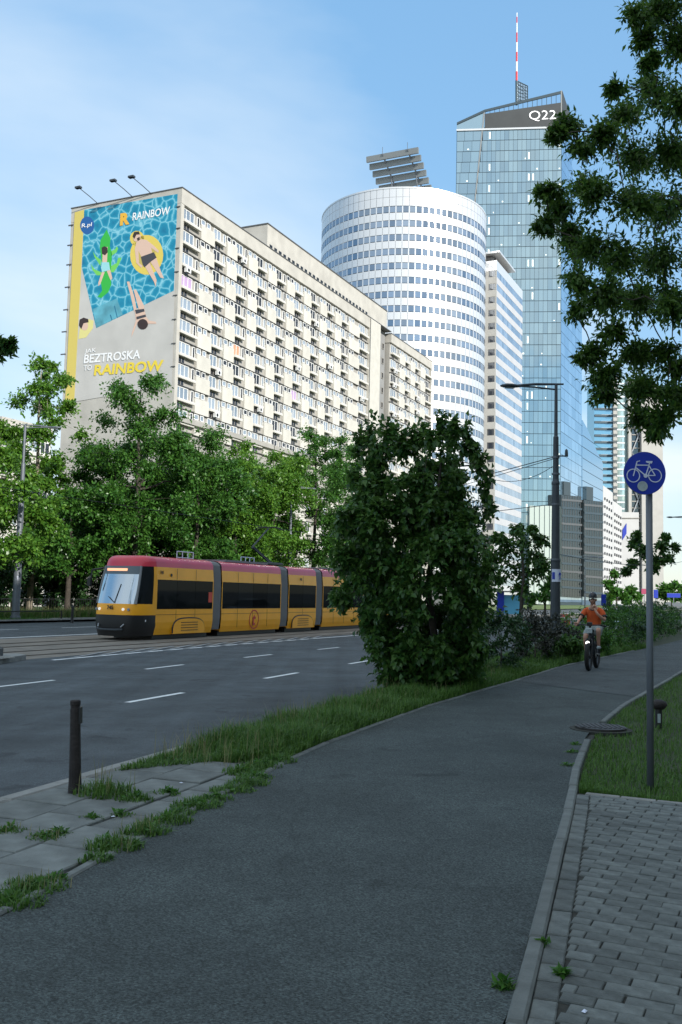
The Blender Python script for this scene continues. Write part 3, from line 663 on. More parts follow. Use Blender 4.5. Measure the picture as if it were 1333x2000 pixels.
MB().bbox(16.1, 17.8, -5.5, -4, ztop_, ztop_+2.1, .2).build('roof_box', M['white'], rt)
# louvred roof array: blades along the cross street, stepping down and away
arr = thing('roof_louvre', 'tilted grey louvre array on steel legs on top of the round tower', 'louvre', (RC.x-1, RC.y-3, ztop_+.2), -AZ)
for k in range(6):
    y = -4.0+k*1.2; z = 13.4-k*1.32
    x0 = -7.2+k*.32; 
    MB().prism([(x0, y-.2, z+.7), (x0, y+.35, z+.75), (x0, y+.5, z-.55), (x0, y-.1, z-.65)], (12.9-k*.1, 0, 0)).build('blade', M['louvre'], arr)
for x in (-3.0, 3.2):
    MB().tube([(x, -4.4, 13.9), (x+1.6, 2.4, 6.2)], .18, 6).build('rafter', M['midsteel'], arr)
    MB().tube([(x+1.6, 2.4, 6.3), (x+1.4, 3.2, 0)], .16, 6).build('leg', M['midsteel'], arr); MB().tube([(x+.8, -.8, 9.6), (x+1.0, 2.0, 0)], .16, 6).build('leg', M['midsteel'], arr)
    MB().tube([(x, -4.4, 13.7), (x, -4.4, 15.6)], .06, 5).build('rod', M['midsteel'], arr)
MB().tube([(6.0, 2.4, 6.5), (8.8, 3.4, 0)], .14, 6).build('strut', M['midsteel'], arr)
MB().box(-3.5, 6.5, 1.4, 2.4, 4.6, 5.6).build('base_beam', M['midsteel'], arr)
# ---- hotel slab
ht = st('office_slab', 'white striped office slab behind the round tower with roof canopy', 'office building', -61.3, 216.5)
MB().box(-18, -.1, .1, 25, -.6, 82.2).build('wall', M['clad'], ht)
MB().box(-17.9, -.04, .16, 25.04, 79.9, 82.3).build('parapet', M['clad'], ht)
band = {}
for r_ in range(24):
    zt = 79.8-r_*3.2
    MB().box(-.1, .0, .06, 25.0, zt-3.2, zt-1.62).build('spandrel', M['slabwall'], ht)
    mb = MB()
    for c in range(18): mb.box(-.1, -.035+random.uniform(-.01, .01), .12+c*1.38, .12+c*1.38+1.3, zt-1.6, zt)
    mb.build('window_band', M['hotelglass'], ht)
    MB().box(-18, .0, -.02, .1, zt-3.2, zt-1.62).build('spandrel', M['stone'], ht)
    MB().box(-18, -2.0, -.02, .1, zt-1.62, zt).build('pier', M['stone'], ht)
    MB().box(-.28, .0, -.02, .1, zt-1.62, zt).build('pier', M['stone'], ht)
    link('window', wm(('ht', r_ % 3), 1.7, 1.6, 1, 'window', glass='darkpane', frame='greywall', fr=.05, d=.06), ht, (-1.99, .06, zt-1.61), R(-90))
mb = MB(); mb.prism([(-9, -.3, 84.0), (.75, -.3, 84.0), (.75, 14.5, 83.8), (-9, 14.5, 83.8)], (0, 0, .45)); mb.build('roof_canopy', M['clad'], ht)
MB().box(-14, -1.2, 1.2, 17, 82.2, 83.75).build('roof_plant', M['coping'], ht)
# ---- glass skyscraper
QY = 290.0
qR = at(1096, 700, QY); qdir = Vector((-math.sin(R(84)), math.cos(R(84)), 0)); sdir = Vector((math.sin(R(26)), math.cos(R(26)), 0))
q = thing('glass_skyscraper', 'tall teal glass skyscraper with slanted roof, dark crown band and lettering', 'skyscraper', (qR.x, qR.y, 0))
nf = Vector((qdir.y, -qdir.x, 0)); nf = nf if nf.y < 0 else -nf          # outward normal of the front
ns = Vector((sdir.y, -sdir.x, 0)); ns = ns if ns.x > 0 else -ns
O = Vector((qR.x, qR.y, 0))
def qf(px, py):                         # point on the front plane -> (s along face, z)
    v = Vector(ray(px, py)); k = (O-Vector((0, 0, 0))).dot(nf)/v.dot(nf); p = v*k; return (p-O).xy.dot(qdir.xy), p.z+EYE
def qs(px, py):
    v = Vector(ray(px, py)); k = O.dot(ns)/v.dot(ns); p = v*k; return (p-O).xy.dot(sdir.xy), p.z+EYE
def FP(s, z, o=0.0): p = qdir*s+nf*o; return (p.x, p.y, z)
def SP(s, z, o=0.0): p = sdir*s+ns*o; return (p.x, p.y, z)
WL = qf(892, 300)[0]; zB = qf(985, 252)[1]; zTL = qf(893, 240)[1]; sF, zF = qf(947, 215); zTR = qf(1098, 178)[1]
sside, _ = qs(1137, 700); zS1 = qs(1112, 222)[1]; s1 = qs(1112, 222)[0]; zS2 = qs(1137, 600)[1]
back = qdir*WL*.9+sdir*sside
mb = MB(); ins = -.25
F0 = [FP(0, -.6, ins), FP(WL, -.6, ins), FP(WL, zTL-.3, ins), FP(sF, zB+1, ins), FP(0, zB+1, ins)]
mb.add(F0, [(0, 1, 2, 3, 4)]); S0 = [SP(0, -.6, ins), SP(sside, -.6, ins), SP(sside, zS2, ins), SP(s1, zS1-1, ins), SP(0, zB+1, ins)]
mb.add(S0, [(0, 1, 2, 3, 4)])
bk = (qdir*WL+sdir*30); mb.add([FP(WL, -.6, ins), (bk.x, bk.y, -.6), (bk.x, bk.y, zTL-2), FP(WL, zTL-.3, ins)], [(0, 1, 2, 3)])
mb.build('core_wall', M['mull'], q)
FHQ = 3.5; CW = 1.37
panes = []; nrow = int((zB-1)/FHQ)
for r_ in range(nrow):
    z1 = zB-.25-r_*FHQ; z0 = z1-FHQ+.16
    sl_ = sF + (qf(918, 480)[0]-sF)*min(1.6, (zF-z1)/(zF-qf(918, 480)[1]))       # slanted fold line
    s = 0.06
    while s < WL-.3:
        w = CW if s+CW < sl_ else 2.7
        e_ = min(s+w, WL-.05)
        if s < sl_ < e_: e_ = sl_-.1
        if e_-s > .25: panes.append((abs(z1-110)*.3+s*.2, s, e_-.07, z0, z1))
        s = e_ if e_ < sl_-.2 or s > sl_ else sl_+.25
panes.sort(); pm = {}; mass = MB()
rp_ = random.Random(5)
rotF = math.atan2(-qdir.y, -qdir.x)
for k, (w_, s, e_, z0, z1) in enumerate(panes):
    if k < 290:
        key = (round(e_-s, 2), round(z1-z0, 2))
        if key not in pm: pm[key] = MB().box(-key[0], 0, -.06, .06, 0, key[1]).mesh('pane', M['teal'])
        p = FP(s, z0, -.02); o = link('pane', pm[key], q, p, rotF+rp_.uniform(-.008, .008)); o.rotation_euler.x = rp_.uniform(-.006, .006)
    else:
        j = rp_.uniform(-.012, .012); j2 = rp_.uniform(-.012, .012)
        mass.add([FP(s, z0, .02+j), FP(e_, z0, .02-j), FP(e_, z1, .02-j+j2), FP(s, z1, .02+j+j2)], [(0, 1, 2, 3)])
o = mass.build('panes', M['teal'], q); o['kind'] = 'stuff'
lit = MB()
for k in range(95):
    r_ = rp_.randrange(nrow-6); z1 = zB-.25-r_*FHQ; s = 0.06+CW*rp_.randrange(int(WL/CW)-2)
    if rp_.random() < .35: s = 0.06+CW*rp_.choice([0, 6, 7, 16]); lit.add([FP(s+.3, z1-2.9, .09), FP(s+.75, z1-2.9, .09), FP(s+.75, z1-.7, .09), FP(s+.3, z1-.7, .09)], [(0, 1, 2, 3)])
    else:
        a = rp_.uniform(.1, .5); w = rp_.uniform(.3, .8); h_ = rp_.uniform(.25, .5); lit.add([FP(s+a, z1-2.9, .09), FP(s+a+w*.7, z1-2.9, .09), FP(s+a+w*.7, z1-2.9+h_, .09), FP(s+a, z1-2.9+h_, .09)], [(0, 1, 2, 3)])
o = lit.build('lit_ceilings', M['lit'], q); o['kind'] = 'stuff'
# fold strip, crown band, slanted roof edge
fb = qf(915, 520)
MB().prism([FP(sF-.15, zF, .1), FP(sF+.25, zF, .1), FP(fb[0]+.25, fb[1], .1), FP(fb[0]-.15, fb[1], .1)], nf*.15).build('fold_strip', M['louvre'], q)
MB().prism([FP(.2, zB, .02), FP(sF-.1, zB, .02), FP(sF-.05, zF-1.4, .02), FP(.2, qf(1093, 201)[1], .02)], nf*.25).build('crown_band', M['signband'], q)
MB().prism([FP(-.1, zB-.35, .1), FP(WL+.1, zB-.35, .1), FP(WL+.1, zB+.2, .1), FP(-.1, zB+.2, .1)], nf*.3).build('crown_ledge', M['clad'], q)
gl = MB(); gl.add([FP(sF, zB+.3, .06), FP(WL, zB+.3, .06), FP(WL, zTL, .06), FP(sF, zF, .06)], [(0, 1, 2, 3)]); gl.build('crown_glass', M['teal'], q)
zU = qf(1093, 201)[1]
for k in range(17):                       # open louvres under the slanted roof edge
    f_ = k/16; s = .2+(sF-.3-.2)*f_; z0 = zU+(zF-1.4-zU)*f_; z1 = zTR+(zF-zTR)*f_
    MB().prism([FP(s, z0, .0), FP(s+.16, z0, .0), FP(s+.16, z1, .0), FP(s, z1, .0)], nf*.2).build('crown_fin', M['mull'], q)
MB().prism([FP(-.1, zTR, 0), FP(sF, zF, 0), FP(WL, zTL, 0), FP(WL, zTL-.7, 0), FP(sF, zF-.8, 0), FP(-.1, zTR-.9, 0)], nf*.35).build('roof_edge', M['mull'], q)
MB().prism([FP(-.05, zB, -.3), FP(.35, zB, -.3), FP(.35, zTR, -.3), FP(-.05, zTR, -.3)], nf*.7).build('corner_post', M['louvre'], q)
MB().prism([SP(.05, zB, .02), SP(s1, zS1-5, .02), SP(s1, zS1, .02), SP(.05, zTR, .02)], ns*.2).build('crown_side', M['signband'], q)
lt_ = text_mesh('Q22', 1.0, M['letter'], .04, -.012)
xs = [v.co.x for v in lt_.vertices]; ys = [v.co.y for v in lt_.vertices]
a_, za = qf(1032, 235); b_, zb_ = qf(1084, 235); hh = qf(1050, 214)[1]-qf(1050, 234)[1]
L_ = a_-b_; cols_ = (-qdir*(L_/(max(xs)-min(xs))), Vector((0, 0, 1))*(hh/(max(ys)-min(ys))), nf)
mw = Matrix.Identity(4)
for i in range(3):
    for j in range(3): mw[i][j] = cols_[j][i]
lt_.transform(mw); link('lettering', lt_, q, FP(a_, za, .4))
# side face: wide panes with rising joints
sm = MB(); r_ = 0
while zS1-2-(r_+1)*FHQ > 0:
    z1 = zS1-2-r_*FHQ; z0 = z1-FHQ+.12
    for c in range(6):
        a0 = sside*c/6+.05; a1 = sside*(c+1)/6-.03
        lim = s1 if z1 > zS1-4 else (s1+(sside-s1)*min(1, (zS1-z1)/(zS1-zS2)))
        if a0 > lim-.5: continue
        a1 = min(a1, lim); j = rp_.uniform(-.01, .01)
        sm.add([SP(a0, z0, .02+j), SP(a1, z0, .02-j), SP(a1, z1, .02-j), SP(a0, z1, .02+j)], [(0, 1, 2, 3)])
    r_ += 1
o = sm.build('side_panes', M['sideglass'], q); o['kind'] = 'stuff'
# lattice fin and mast behind the roof edge
mo = thing('lattice_fin', 'grey lattice fin standing on the skyscraper roof at the mast foot', 'lattice fin', at(1010, 200, QY+12))
B0 = at(1010, 200, QY+12)
def mp_(px, py): v = at(px, py, QY+12)-B0; return (v.x, v.y, v.z)
fr_ = [(1008, 200), (1008, 157), (1031, 168), (1031, 195)]
for i in range(4): MB().tube([mp_(*fr_[i]), mp_(*fr_[(i+1) % 4])], .16, 5).build('frame_bar', M['mull'], mo)
for a in range(5):
    MB().tube([mp_(1008+a*4.6, 158+a*2.2), mp_(1008+a*4.6, 199)], .1, 4).build('lattice_bar', M['mull'], mo)
    MB().tube([mp_(1008, 165+a*8), mp_(1031, 172+a*6)], .1, 4).build('lattice_bar', M['mull'], mo); MB().tube([mp_(1008, 160+a*8), mp_(1031, 180+a*5)], .08, 4).build('lattice_bar', M['mull'], mo)
pnl = MB(); pnl.add([mp_(1008, 157), mp_(1031, 168), mp_(1031, 197), mp_(1008, 202)], [(0, 1, 2, 3)]); pnl.build('mesh_panel', glass_mat('fin_mesh', (.16, .24, .32), (.5, .6, .7), .4, .2), mo)
mast = thing('radio_mast', 'thin red and white banded mast rising from the skyscraper', 'mast', at(1009.5, 205, QY+10)); B0 = at(1009.5, 205, QY+10)
zz = [205, 158, 140, 121, 102, 83, 64, 45, 33, 25]
for i in range(9):
    p0, p1 = at(1009.3+(205-zz[i])*.0045, zz[i], QY+10)-B0, at(1009.3+(205-zz[i+1])*.0045, zz[i+1], QY+10)-B0
    MB().tube([p0, p1], .38-.03*i, 8).build('mast_section', M['mull'] if i == 0 else (M['red'] if i % 2 else M['mastwhite']), mast)
# glazed lobby at the foot, stepped glass wing, dark volumes added in place of glass reflections
lob = MB()
o_ = qf(1091, 1100)[0]; o1_ = qf(1032, 1100)[0]; zl = qf(1060, 990)[1]
lob.prism([FP(o_, 0, .3), FP(o1_, 0, .3), FP(o1_, zl, .3), FP(o_, zl, .3)], nf*3); lob.build('lobby', mat('lobby_pale', (.50, .57, .52), .5), q)
for k in range(7):
    s = o_+(o1_-o_)*k/6; MB().box(0, .01, 0, .01, 0, .01); MB().prism([FP(s-.05, 0, 3.3), FP(s+.05, 0, 3.3), FP(s+.05, zl, 3.3), FP(s-.05, zl, 3.3)], nf*.1).build('lobby_mullion', M['mull'], q)
def side_volume(name, label, cat, pxs, m_, Y, depth=12, bands=0, slope=None):
    """a volume whose street side follows the street: outline given in the photograph's px on one plane"""
    p0 = at(pxs[0][0], 1100, Y); root = thing(name, label, cat, (p0.x, p0.y, 0)); o0 = Vector((p0.x, p0.y, 0))
    def w_(px, py):
        v = Vector(ray(px, py)); k = o0.dot(ns)/v.dot(ns); p = v*k; return (p.x-o0.x, p.y-o0.y, max(-.5, p.z+EYE))
    P = [w_(*p) for p in pxs]; MB().prism(P, -ns*depth).build('wall', m_, root)
    return root, w_
wg, w_ = side_volume('glass_wing', 'low stepped glass wing with descending edge beside the skyscraper', 'office building', [(1138, 1182), (1138, 820), (1148, 838), (1158, 862), (1168, 885), (1178, 905), (1178, 1182)], M['sideglass'], 318)
for k in range(15):
    y = 850+k*22; a = Vector(w_(1138, y)); b = Vector(w_(1178, min(1180, y+(1172-y)*.09)));
    MB().tube([a+ns*.05, b+ns*.05], .07, 4).build('joint_line', M['mull'], wg)
for c, (x0, x1, yt) in enumerate(((1097, 1136, 966), (1141, 1178, 976))):  # added dark blocks, bands and mullions stand in for reflections in the side glass
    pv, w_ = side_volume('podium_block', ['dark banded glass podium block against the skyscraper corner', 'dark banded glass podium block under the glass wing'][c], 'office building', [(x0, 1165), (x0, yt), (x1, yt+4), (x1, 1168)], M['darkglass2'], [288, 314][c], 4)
    for k in range(12):
        y0, y1 = yt+8+k*15.5, yt+12+k*15.5; a, b, c2, d2 = [Vector(w_(*p)) for p in ((x0, y0), (x1, y0+3), (x1, y1+3), (x0, y1))]
        MB().prism([a, b, c2, d2], ns*.25).build('floor_band', M['mull'] if k % 3 else M['coping'], pv)
    for k in range(8):
        x = x0+2+k*(x1-x0-4)/7; MB().tube([w_(x, 1165), w_(x, yt+3)], .12, 4).build('mullion', M['coping'], pv)
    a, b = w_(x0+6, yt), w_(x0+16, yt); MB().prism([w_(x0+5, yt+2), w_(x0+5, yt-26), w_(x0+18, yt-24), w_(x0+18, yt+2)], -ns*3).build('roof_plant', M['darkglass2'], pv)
# ---- far buildings on the right
rn = thing('glass_tower', 'distant glass tower with curved bays and a plain stone slab end', 'tower', at(1226, 1180, 480)); RB = at(1226, 1180, 480); rn.location = (RB.x, RB.y, 0); RB.z = 0
def rp2(px, py, Y=480): v = at(px, py, Y)-RB; return (v.x, v.y, max(-.5, v.z))
def vol(name, x0, x1, yt, m_, Y=480, dy=14, par=None):
    a, b = rp2(x0, 1185, Y), rp2(x1, 1185, Y); zt = rp2(x0, yt, Y)[2]
    return MB().box(a[0], b[0], a[1], a[1]+dy, -.5, zt).build(name, m_, par or rn)
vol('glass_bay', 1161, 1200, 735, glass_mat('far_teal', (.10, .24, .33), (.45, .68, .80), .6, .03)); vol('stone_pier', 1199, 1207, 735, M['stone'], 479); 
mb = MB(); a, b = rp2(1206, 1185, 481), rp2(1231, 1185, 481); mb.lathe([((b[0]-a[0])/2, -.5), ((b[0]-a[0])/2, rp2(1206, 738)[2])], ((a[0]+b[0])/2, a[1]+3, 0), 20); mb.build('round_bay', glass_mat('far_bright', (.34, .47, .48), (.7, .88, .88), .5, .05), rn, smooth=True)
vol('stone_pier', 1229, 1235, 738, M['stone'], 479); vol('lattice_bay', 1234, 1256, 742, M['darkglass2'], 481); vol('stone_slab', 1255, 1297, 755, M['stone'], 478)
for k in range(34):
    y = 745+k*13
    for (x0, x1, m_, Y) in ((1162, 1199, M['mull'], 479.5), (1175, 1199, M['clad'], 479.6)):
        a, b = rp2(x0, y, Y), rp2(x1, y+(.6), Y); MB().box(a[0], b[0], a[1]-.1, a[1]+.2, a[2]-(.9 if m_ is M['mull'] else .3), a[2]+.2).build('floor_band', m_, rn)
    a, b = rp2(1235, y, 480.5), rp2(1255, y, 480.5); MB().box(a[0], b[0], a[1]-.1, a[1]+.2, a[2]-.25, a[2]+.25).build('floor_band', M['greywall'], rn)
    a, b = rp2(1207, y, 470), rp2(1230, y, 470); MB().box(a[0]+1, b[0]-1, a[1]+4.6, a[1]+6, a[2]-.3, a[2]+.4).build('floor_band', M['clad'], rn)
for k in range(7):
    y = 760+k*62; MB().tube([rp2(1235, y, 480), rp2(1255, y+50, 480)], .35, 5).build('brace', M['steel'], rn); MB().tube([rp2(1235, y+60, 480), rp2(1255, y+10, 480)], .35, 5).build('brace', M['steel'], rn)
wl = thing('tower_block', '', 'x') if False else None
for c, (x0, x1, yt, Y, lab) in enumerate(((1178.5, 1197.5, 948, 360, 'distant pale apartment block with grid of small dark windows beside the podium'), (1198, 1215, 978, 395, 'lower distant pale apartment block with small dark windows beside white shop box'))):
    pv, w_ = side_volume('apartment_block', lab, 'apartment block', [(x0, 1180), (x0, yt), (x1, yt+(1172-yt)*.065), (x1, 1181)], M['whitewall'], Y, 14)
    for r_ in range(13):
        for k in range(4):
            x = x0+2+k*(x1-x0-1)/4.2; f_ = (x-x0)/(x1-x0)*.065; y = yt+22+r_*15.2*(1172-yt)/222; y = y+(1172-y)*f_
            if y > 1160: continue
            h_ = 5.2; a, b, c2, d2 = [Vector(w_(*p)) for p in ((x, y), (x+2.4, y+.3), (x+2.4, y+h_+.3), (x, y+h_))]; MB().prism([a, b, c2, d2], ns*.1).build('window', M['darkpane'], pv)
shop = thing('white_building', 'plain white box building with a blue poster on its front', 'building', (at(1240, 1180, 420).x, 420, 0)); SB = Vector((at(1240, 1180, 420).x, 420, 0))
def sp_(px, py, Y=420): v = at(px, py, Y)-SB; return (v.x, v.y, max(-.5, v.z))
a, b = sp_(1215, 1185), sp_(1249, 1185); zt = sp_(1215, 1000)[2]
MB().box(a[0], b[0], 0, 30, -.5, zt).build('wall', M['whitewall'], shop)
MB().prism([(b[0], 0, -.5), (b[0]+4, 18, -.5), (b[0]+4, 30, -.5), (b[0], 30, -.5)], (0, 0, zt-1)).build('side_wall', M['stone'], shop)
MB().prism([sp_(1216, 1035, 419.9), sp_(1224, 1022, 419.9), sp_(1224, 1042, 419.9), sp_(1216, 1055, 419.9)], (0, -.2, 0)).build('poster', M['signblue'], shop)
MB().tube([sp_(1215, 1012, 419.8), sp_(1249, 1012, 419.8)], .3, 4).build('trim', M['greywall'], shop)
# ---- block behind the trees at the left edge
lb = thing('apartment_block', 'pale apartment block partly hidden behind the trees left of the banner block', 'apartment block', (-35.5, 98, 0), -AZ)
MB().box(-16, 0, 0, 7.4, -.5, 18.6).build('wall', M['cream'], lb); MB().box(-16.1, .1, -.1, 7.5, 18.55, 19.3).build('parapet', M['parapet'], lb)
LBL = MB().box(-.1, .3, 0, 1.6, -.3, 0).mesh('ledge', M['ledge'])
for r_ in range(6):
    for k in range(4):
        link('window', wm(('lb', (r_+k) % 2), 1.5, 1.35, 2, 'window', glass=['pane', 'darkpane'][(r_+k) % 2]), lb, (-.03, .25+k*1.82, 16.2-r_*2.7)); link('ledge', LBL, lb, (0, .2+k*1.82, 16.15-r_*2.7))
lb2 = thing('apartment_block', 'ochre walled building low behind the tree trunks', 'apartment block', (-33, 125, 0), -AZ)
MB().box(-4, 8, 0, 8, -.5, 17).build('wall', mat('ochre', (.46, .33, .19), .9), lb2); MB().box(-4.2, 8.2, -.2, 8.2, 17, 17.5).build('roof', M['coping'], lb2)
# ---- long unseen block right of the street, placed and sized to shade the road
sb = st('apartment_block', 'long pale apartment block standing beyond the lawn beside the cycle path', 'apartment block', 25, -42)
MB().box(0, 14, 0, 122, -.5, 34.8).build('wall', M['cream'], sb); MB().box(-.15, 14.15, -.15, 122.15, 34.8, 35.6).build('parapet', M['parapet'], sb)  # wall and parapet of the unseen block that shades the road
for r_ in range(12):
    mb = MB()
    for k in range(38): mb.box(-.06, .02, 1.5+k*3.15, 3.2+k*3.15, 32.2-r_*2.8, 33.6-r_*2.8)
    mb.build('window_row', M['pane'], sb)
# ================================================================== vegetation
def unit(a): return a/np.maximum(np.linalg.norm(a, axis=-1, keepdims=True), 1e-9)
def leaves(pos, direc, nrm, ln, wd, fold=0.25, simple=False):
    """kite shaped leaves folded along the midrib: 5 verts, 2 quads sharing the midrib -> one island each"""
    d = unit(direc); s = unit(np.cross(d, nrm)); nn = np.cross(s, d)
    ln = ln[:, None]; wd = wd[:, None]
    if simple:
        V = np.stack([pos, pos+d*ln*.45+s*wd*.55, pos+d*ln, pos+d*ln*.45-s*wd*.55], 1).reshape(-1, 3); return V, np.arange(len(V)).reshape(-1, 4)
    b = pos; tip = pos+d*ln-nn*ln*.12
    l = pos+d*ln*.42-s*wd*.5+nn*wd*fold; r = pos+d*ln*.42+s*wd*.5+nn*wd*fold; mid = pos+d*ln*.5
    V = np.stack([b, r, tip, l, mid], 1).reshape(-1, 3); k = np.arange(len(pos))*5
    Q = np.concatenate([np.stack([k, k+1, k+2, k+4], 1), np.stack([k, k+4, k+2, k+3], 1)])
    return V, Q
def sprays(clumps, rng, twigs, per, ln, wd, droop=0.35, up=0.25, reach=(.55, 1.12), start=.15, jit=.06):
    """clumps: (center, (rx,ry,rz)); each is a burst of leafy twigs"""
    P = []; Dn = []; Nn = []; T = []
    for c, r_ in clumps:
        c = np.array(c, float); r_ = np.array(r_, float); k = max(3, int(twigs*rng.uniform(.75, 1.25)))
        dv = unit(rng.normal(size=(k, 3))+np.array([0, 0, up])); re = rng.uniform(*reach, size=(k, 1))
        end = c+dv*r_*re; st_ = c+dv*r_*start*rng.uniform(0, 1.5, (k, 1))
        u = np.linspace(.08, 1, per)[None, :, None]+rng.uniform(-.05, .05, (k, per, 1))
        sag = np.array([0, 0, -1.0])*(u**2)*np.mean(r_)*.18
        p = st_[:, None]+(end-st_)[:, None]*u+sag+rng.normal(size=(k, per, 3))*jit*np.mean(r_)
        tw = np.broadcast_to(unit(end-st_)[:, None], p.shape)
        dd = unit(tw*.55+rng.normal(size=p.shape)*.62+np.array([0, 0, -droop]))
        nn = unit(rng.normal(size=p.shape)*.55+np.array([0, 0, 1.0])+tw*.3)
        P.append(p.reshape(-1, 3)); Dn.append(dd.reshape(-1, 3)); Nn.append(nn.reshape(-1, 3)); T.append((st_, end))
    P = np.concatenate(P); Dn = np.concatenate(Dn); Nn = np.concatenate(Nn); s = rng.uniform(.65, 1.3, len(P))
    V, Q = leaves(P, Dn, Nn, ln*s, wd*s, simple=ln > .2); return V, Q, T
def limb(p0, p1, r0_, r1_, rng, k=5, wob=.06):
    p0, p1 = Vector(p0), Vector(p1); L_ = (p1-p0).length; pts = []
    for i in range(k+1):
        f_ = i/k; q_ = p0.lerp(p1, f_); q_.z += math.sin(f_*math.pi)*L_*.05
        if 0 < i < k: q_ += Vector(rng.normal(size=3))*L_*wob*.5
        pts.append(q_)
    return pts, [r0_+(r1_-r0_)*i/k for i in range(k+1)]
def tree(name, label, base, trunk, clumps, lm, rng, twigs=14, per=10, ln=.25, wd=.13, bark='bark', group=None, twigr=0.0, cat='tree', limbs=True, **kw):
    """base: world xyz; trunk: list of (x,y,z,r) local; clumps local"""
    root = thing(name, label, cat, base, 0, group); mb = MB()
    if trunk:
        mb.tube([p[:3] for p in trunk], [p[3] for p in trunk], 8)
        TP_ = [Vector(p[:3]) for p in trunk]
        if limbs:                       # limbs fork from limbs: each clump hangs on the nearest node further in
            nodes = [(TP_[i], trunk[i][3]) for i in range(1 if len(TP_) > 2 else 0, len(TP_))]
            axis = lambda v: min((v-p).length for p in TP_)
            for c, r_ in sorted(clumps, key=lambda q: axis(Vector(q[0]))):
                cv = Vector(c); nd = min(nodes, key=lambda q: (q[0]-cv).length+max(0, q[0].z-cv.z)*1.2)
                ra0 = min(nd[1]*.62, .02+.018*(nd[0]-cv).length+nd[1]*.3); ra1 = max(.008, ra0*.45)
                p, ra = limb(nd[0], cv, ra0, ra1, rng); mb.tube(p, ra, 5, cap=False); nodes.append((cv, ra1*1.3))
    V, Q, T = sprays(clumps, rng, twigs, per, ln, wd, **kw)
    if twigr > 0:
        for a, b in T:
            for i in range(0, len(a), 2): mb.tube([a[i], b[i]], [twigr, twigr*.4], 3, cap=False)
    if mb.v: mb.build('trunk', M[bark], root, smooth=True)
    link('crown', rawmesh('crown', V, Q, M[lm]), root); return root
def crown_clumps(rng, c, r_, k, size, low=-.75, hole=.25):
    out = []; c = np.array(c); r_ = np.array(r_)
    while len(out) < k:
        p = rng.normal(size=3); p /= np.linalg.norm(p); p *= rng.uniform(.35, 1.0)**.6
        if p[2] < low: continue
        s = size*rng.uniform(.7, 1.35)*(1.12-.35*np.linalg.norm(p)); out.append((c+p*r_*.92, (s, s, s*.8)))
    return out
rg4 = np.random.default_rng(21)
def street_tree(n, t, h, rx, lm, label, k=44, size=1.15, low=2.2, group='trees in the row behind the far verge', bark='bark', tr=.2, twigs=40, per=15, z=-.2, zc=None, lean=0, name='deciduous_tree', ln=.235):
    x, y = XY(n, t); ch = h-low; c = (lean, 0, low+ch*.5)
    tk = [(0, 0, -.3, tr*1.35), (0, 0, .5, tr), (lean*.2, .1, h*.28, tr*.85), (lean*.5+.1, 0, h*.5, tr*.6), (lean*.8, -.1, h*.72, tr*.35), (lean, 0, h*.9, tr*.12)]
    cl = crown_clumps(rg4, c, (rx, rx, ch*.5), k, size)
    return tree(name, label, (x, y, z), tk, cl, lm, rg4, twigs, per, ln, ln*.55, bark, group, jit=.1, reach=(.4, 1.25))
LB = 'tall leafy roadside tree mostly hidden behind the maple shrub'; LD = 'green tree in the second row behind the roadside trees'
street_tree(-46.0, 49.5, 18.6, 3.7, 'leafB', 'tall thin open-crowned tree rising in front of the banner block corner', 46, 1.0, 6.0, None, 'barkpale', .22, 30, 14)
street_tree(-43.4, 50.2, 9.5, 3.4, 'leafA', 'low spreading tree at the foot of the tall thin tree', 36, 1.1, 1.6, None)
street_tree(-40.6, 53.5, 17.6, 4.5, 'leafA', 'broad dark-limbed tree standing below the banner lettering', 62, 1.2, 2.0, None, tr=.26)
street_tree(-41.5, 41.0, 11.0, 3.9, 'leafB', 'bright green rounded tree beside the far street lamp', 46, 1.15, 1.0, None)
street_tree(-46.5, 43.0, 13.0, 4.0, 'leafA', 'dark green rounded tree behind the bright tree at the far lamp', group=None)
ROW = ((-39.6, 59.5, 15.0, 4.0, 'leafA', 'middle-sized green tree behind the first tram section'), (-40.2, 66.0, 15.4, 4.2, 'leafB', 'yellow-green tree behind the second tram section'), (-40.4, 72.5, 16.4, 4.3, 'leafB', 'yellow-green tree beside the lamp behind the pantograph'),
    (-39.8, 79.5, 19.3, 4.6, 'leafA', 'tall full-crowned tree just left of the maple shrub top'), (-39.5, 88.0, 19.0, 4.5, 'leafA', LB),
   
    (-43.6, 62.5, 13.4, 3.8, 'leafA', LD), (-43.8, 69.5, 14.0, 3.8, 'leafA', LD), (-43.8, 76.5, 14.5, 4.0, 'leafA', LD), (-44.5, 56.0, 13.5, 3.6, 'leafA', LD), (-47.5, 63, 11.0, 4.2, 'leafC', LD), (-47.5, 73, 12.0, 4.4, 'leafC', LD), (-49, 55, 9.5, 4.0, 'leafC', LD), (-49, 84, 12.5, 4.5, 'leafC', LD), (-52, 45, 9.0, 4.0, 'leafC', LD))
for n, t, h, rx, lm, lab in ROW:
    street_tree(n, t, h, rx, lm, lab, k=56, size=1.3, low=.8 if lm == 'leafC' else 1.5)
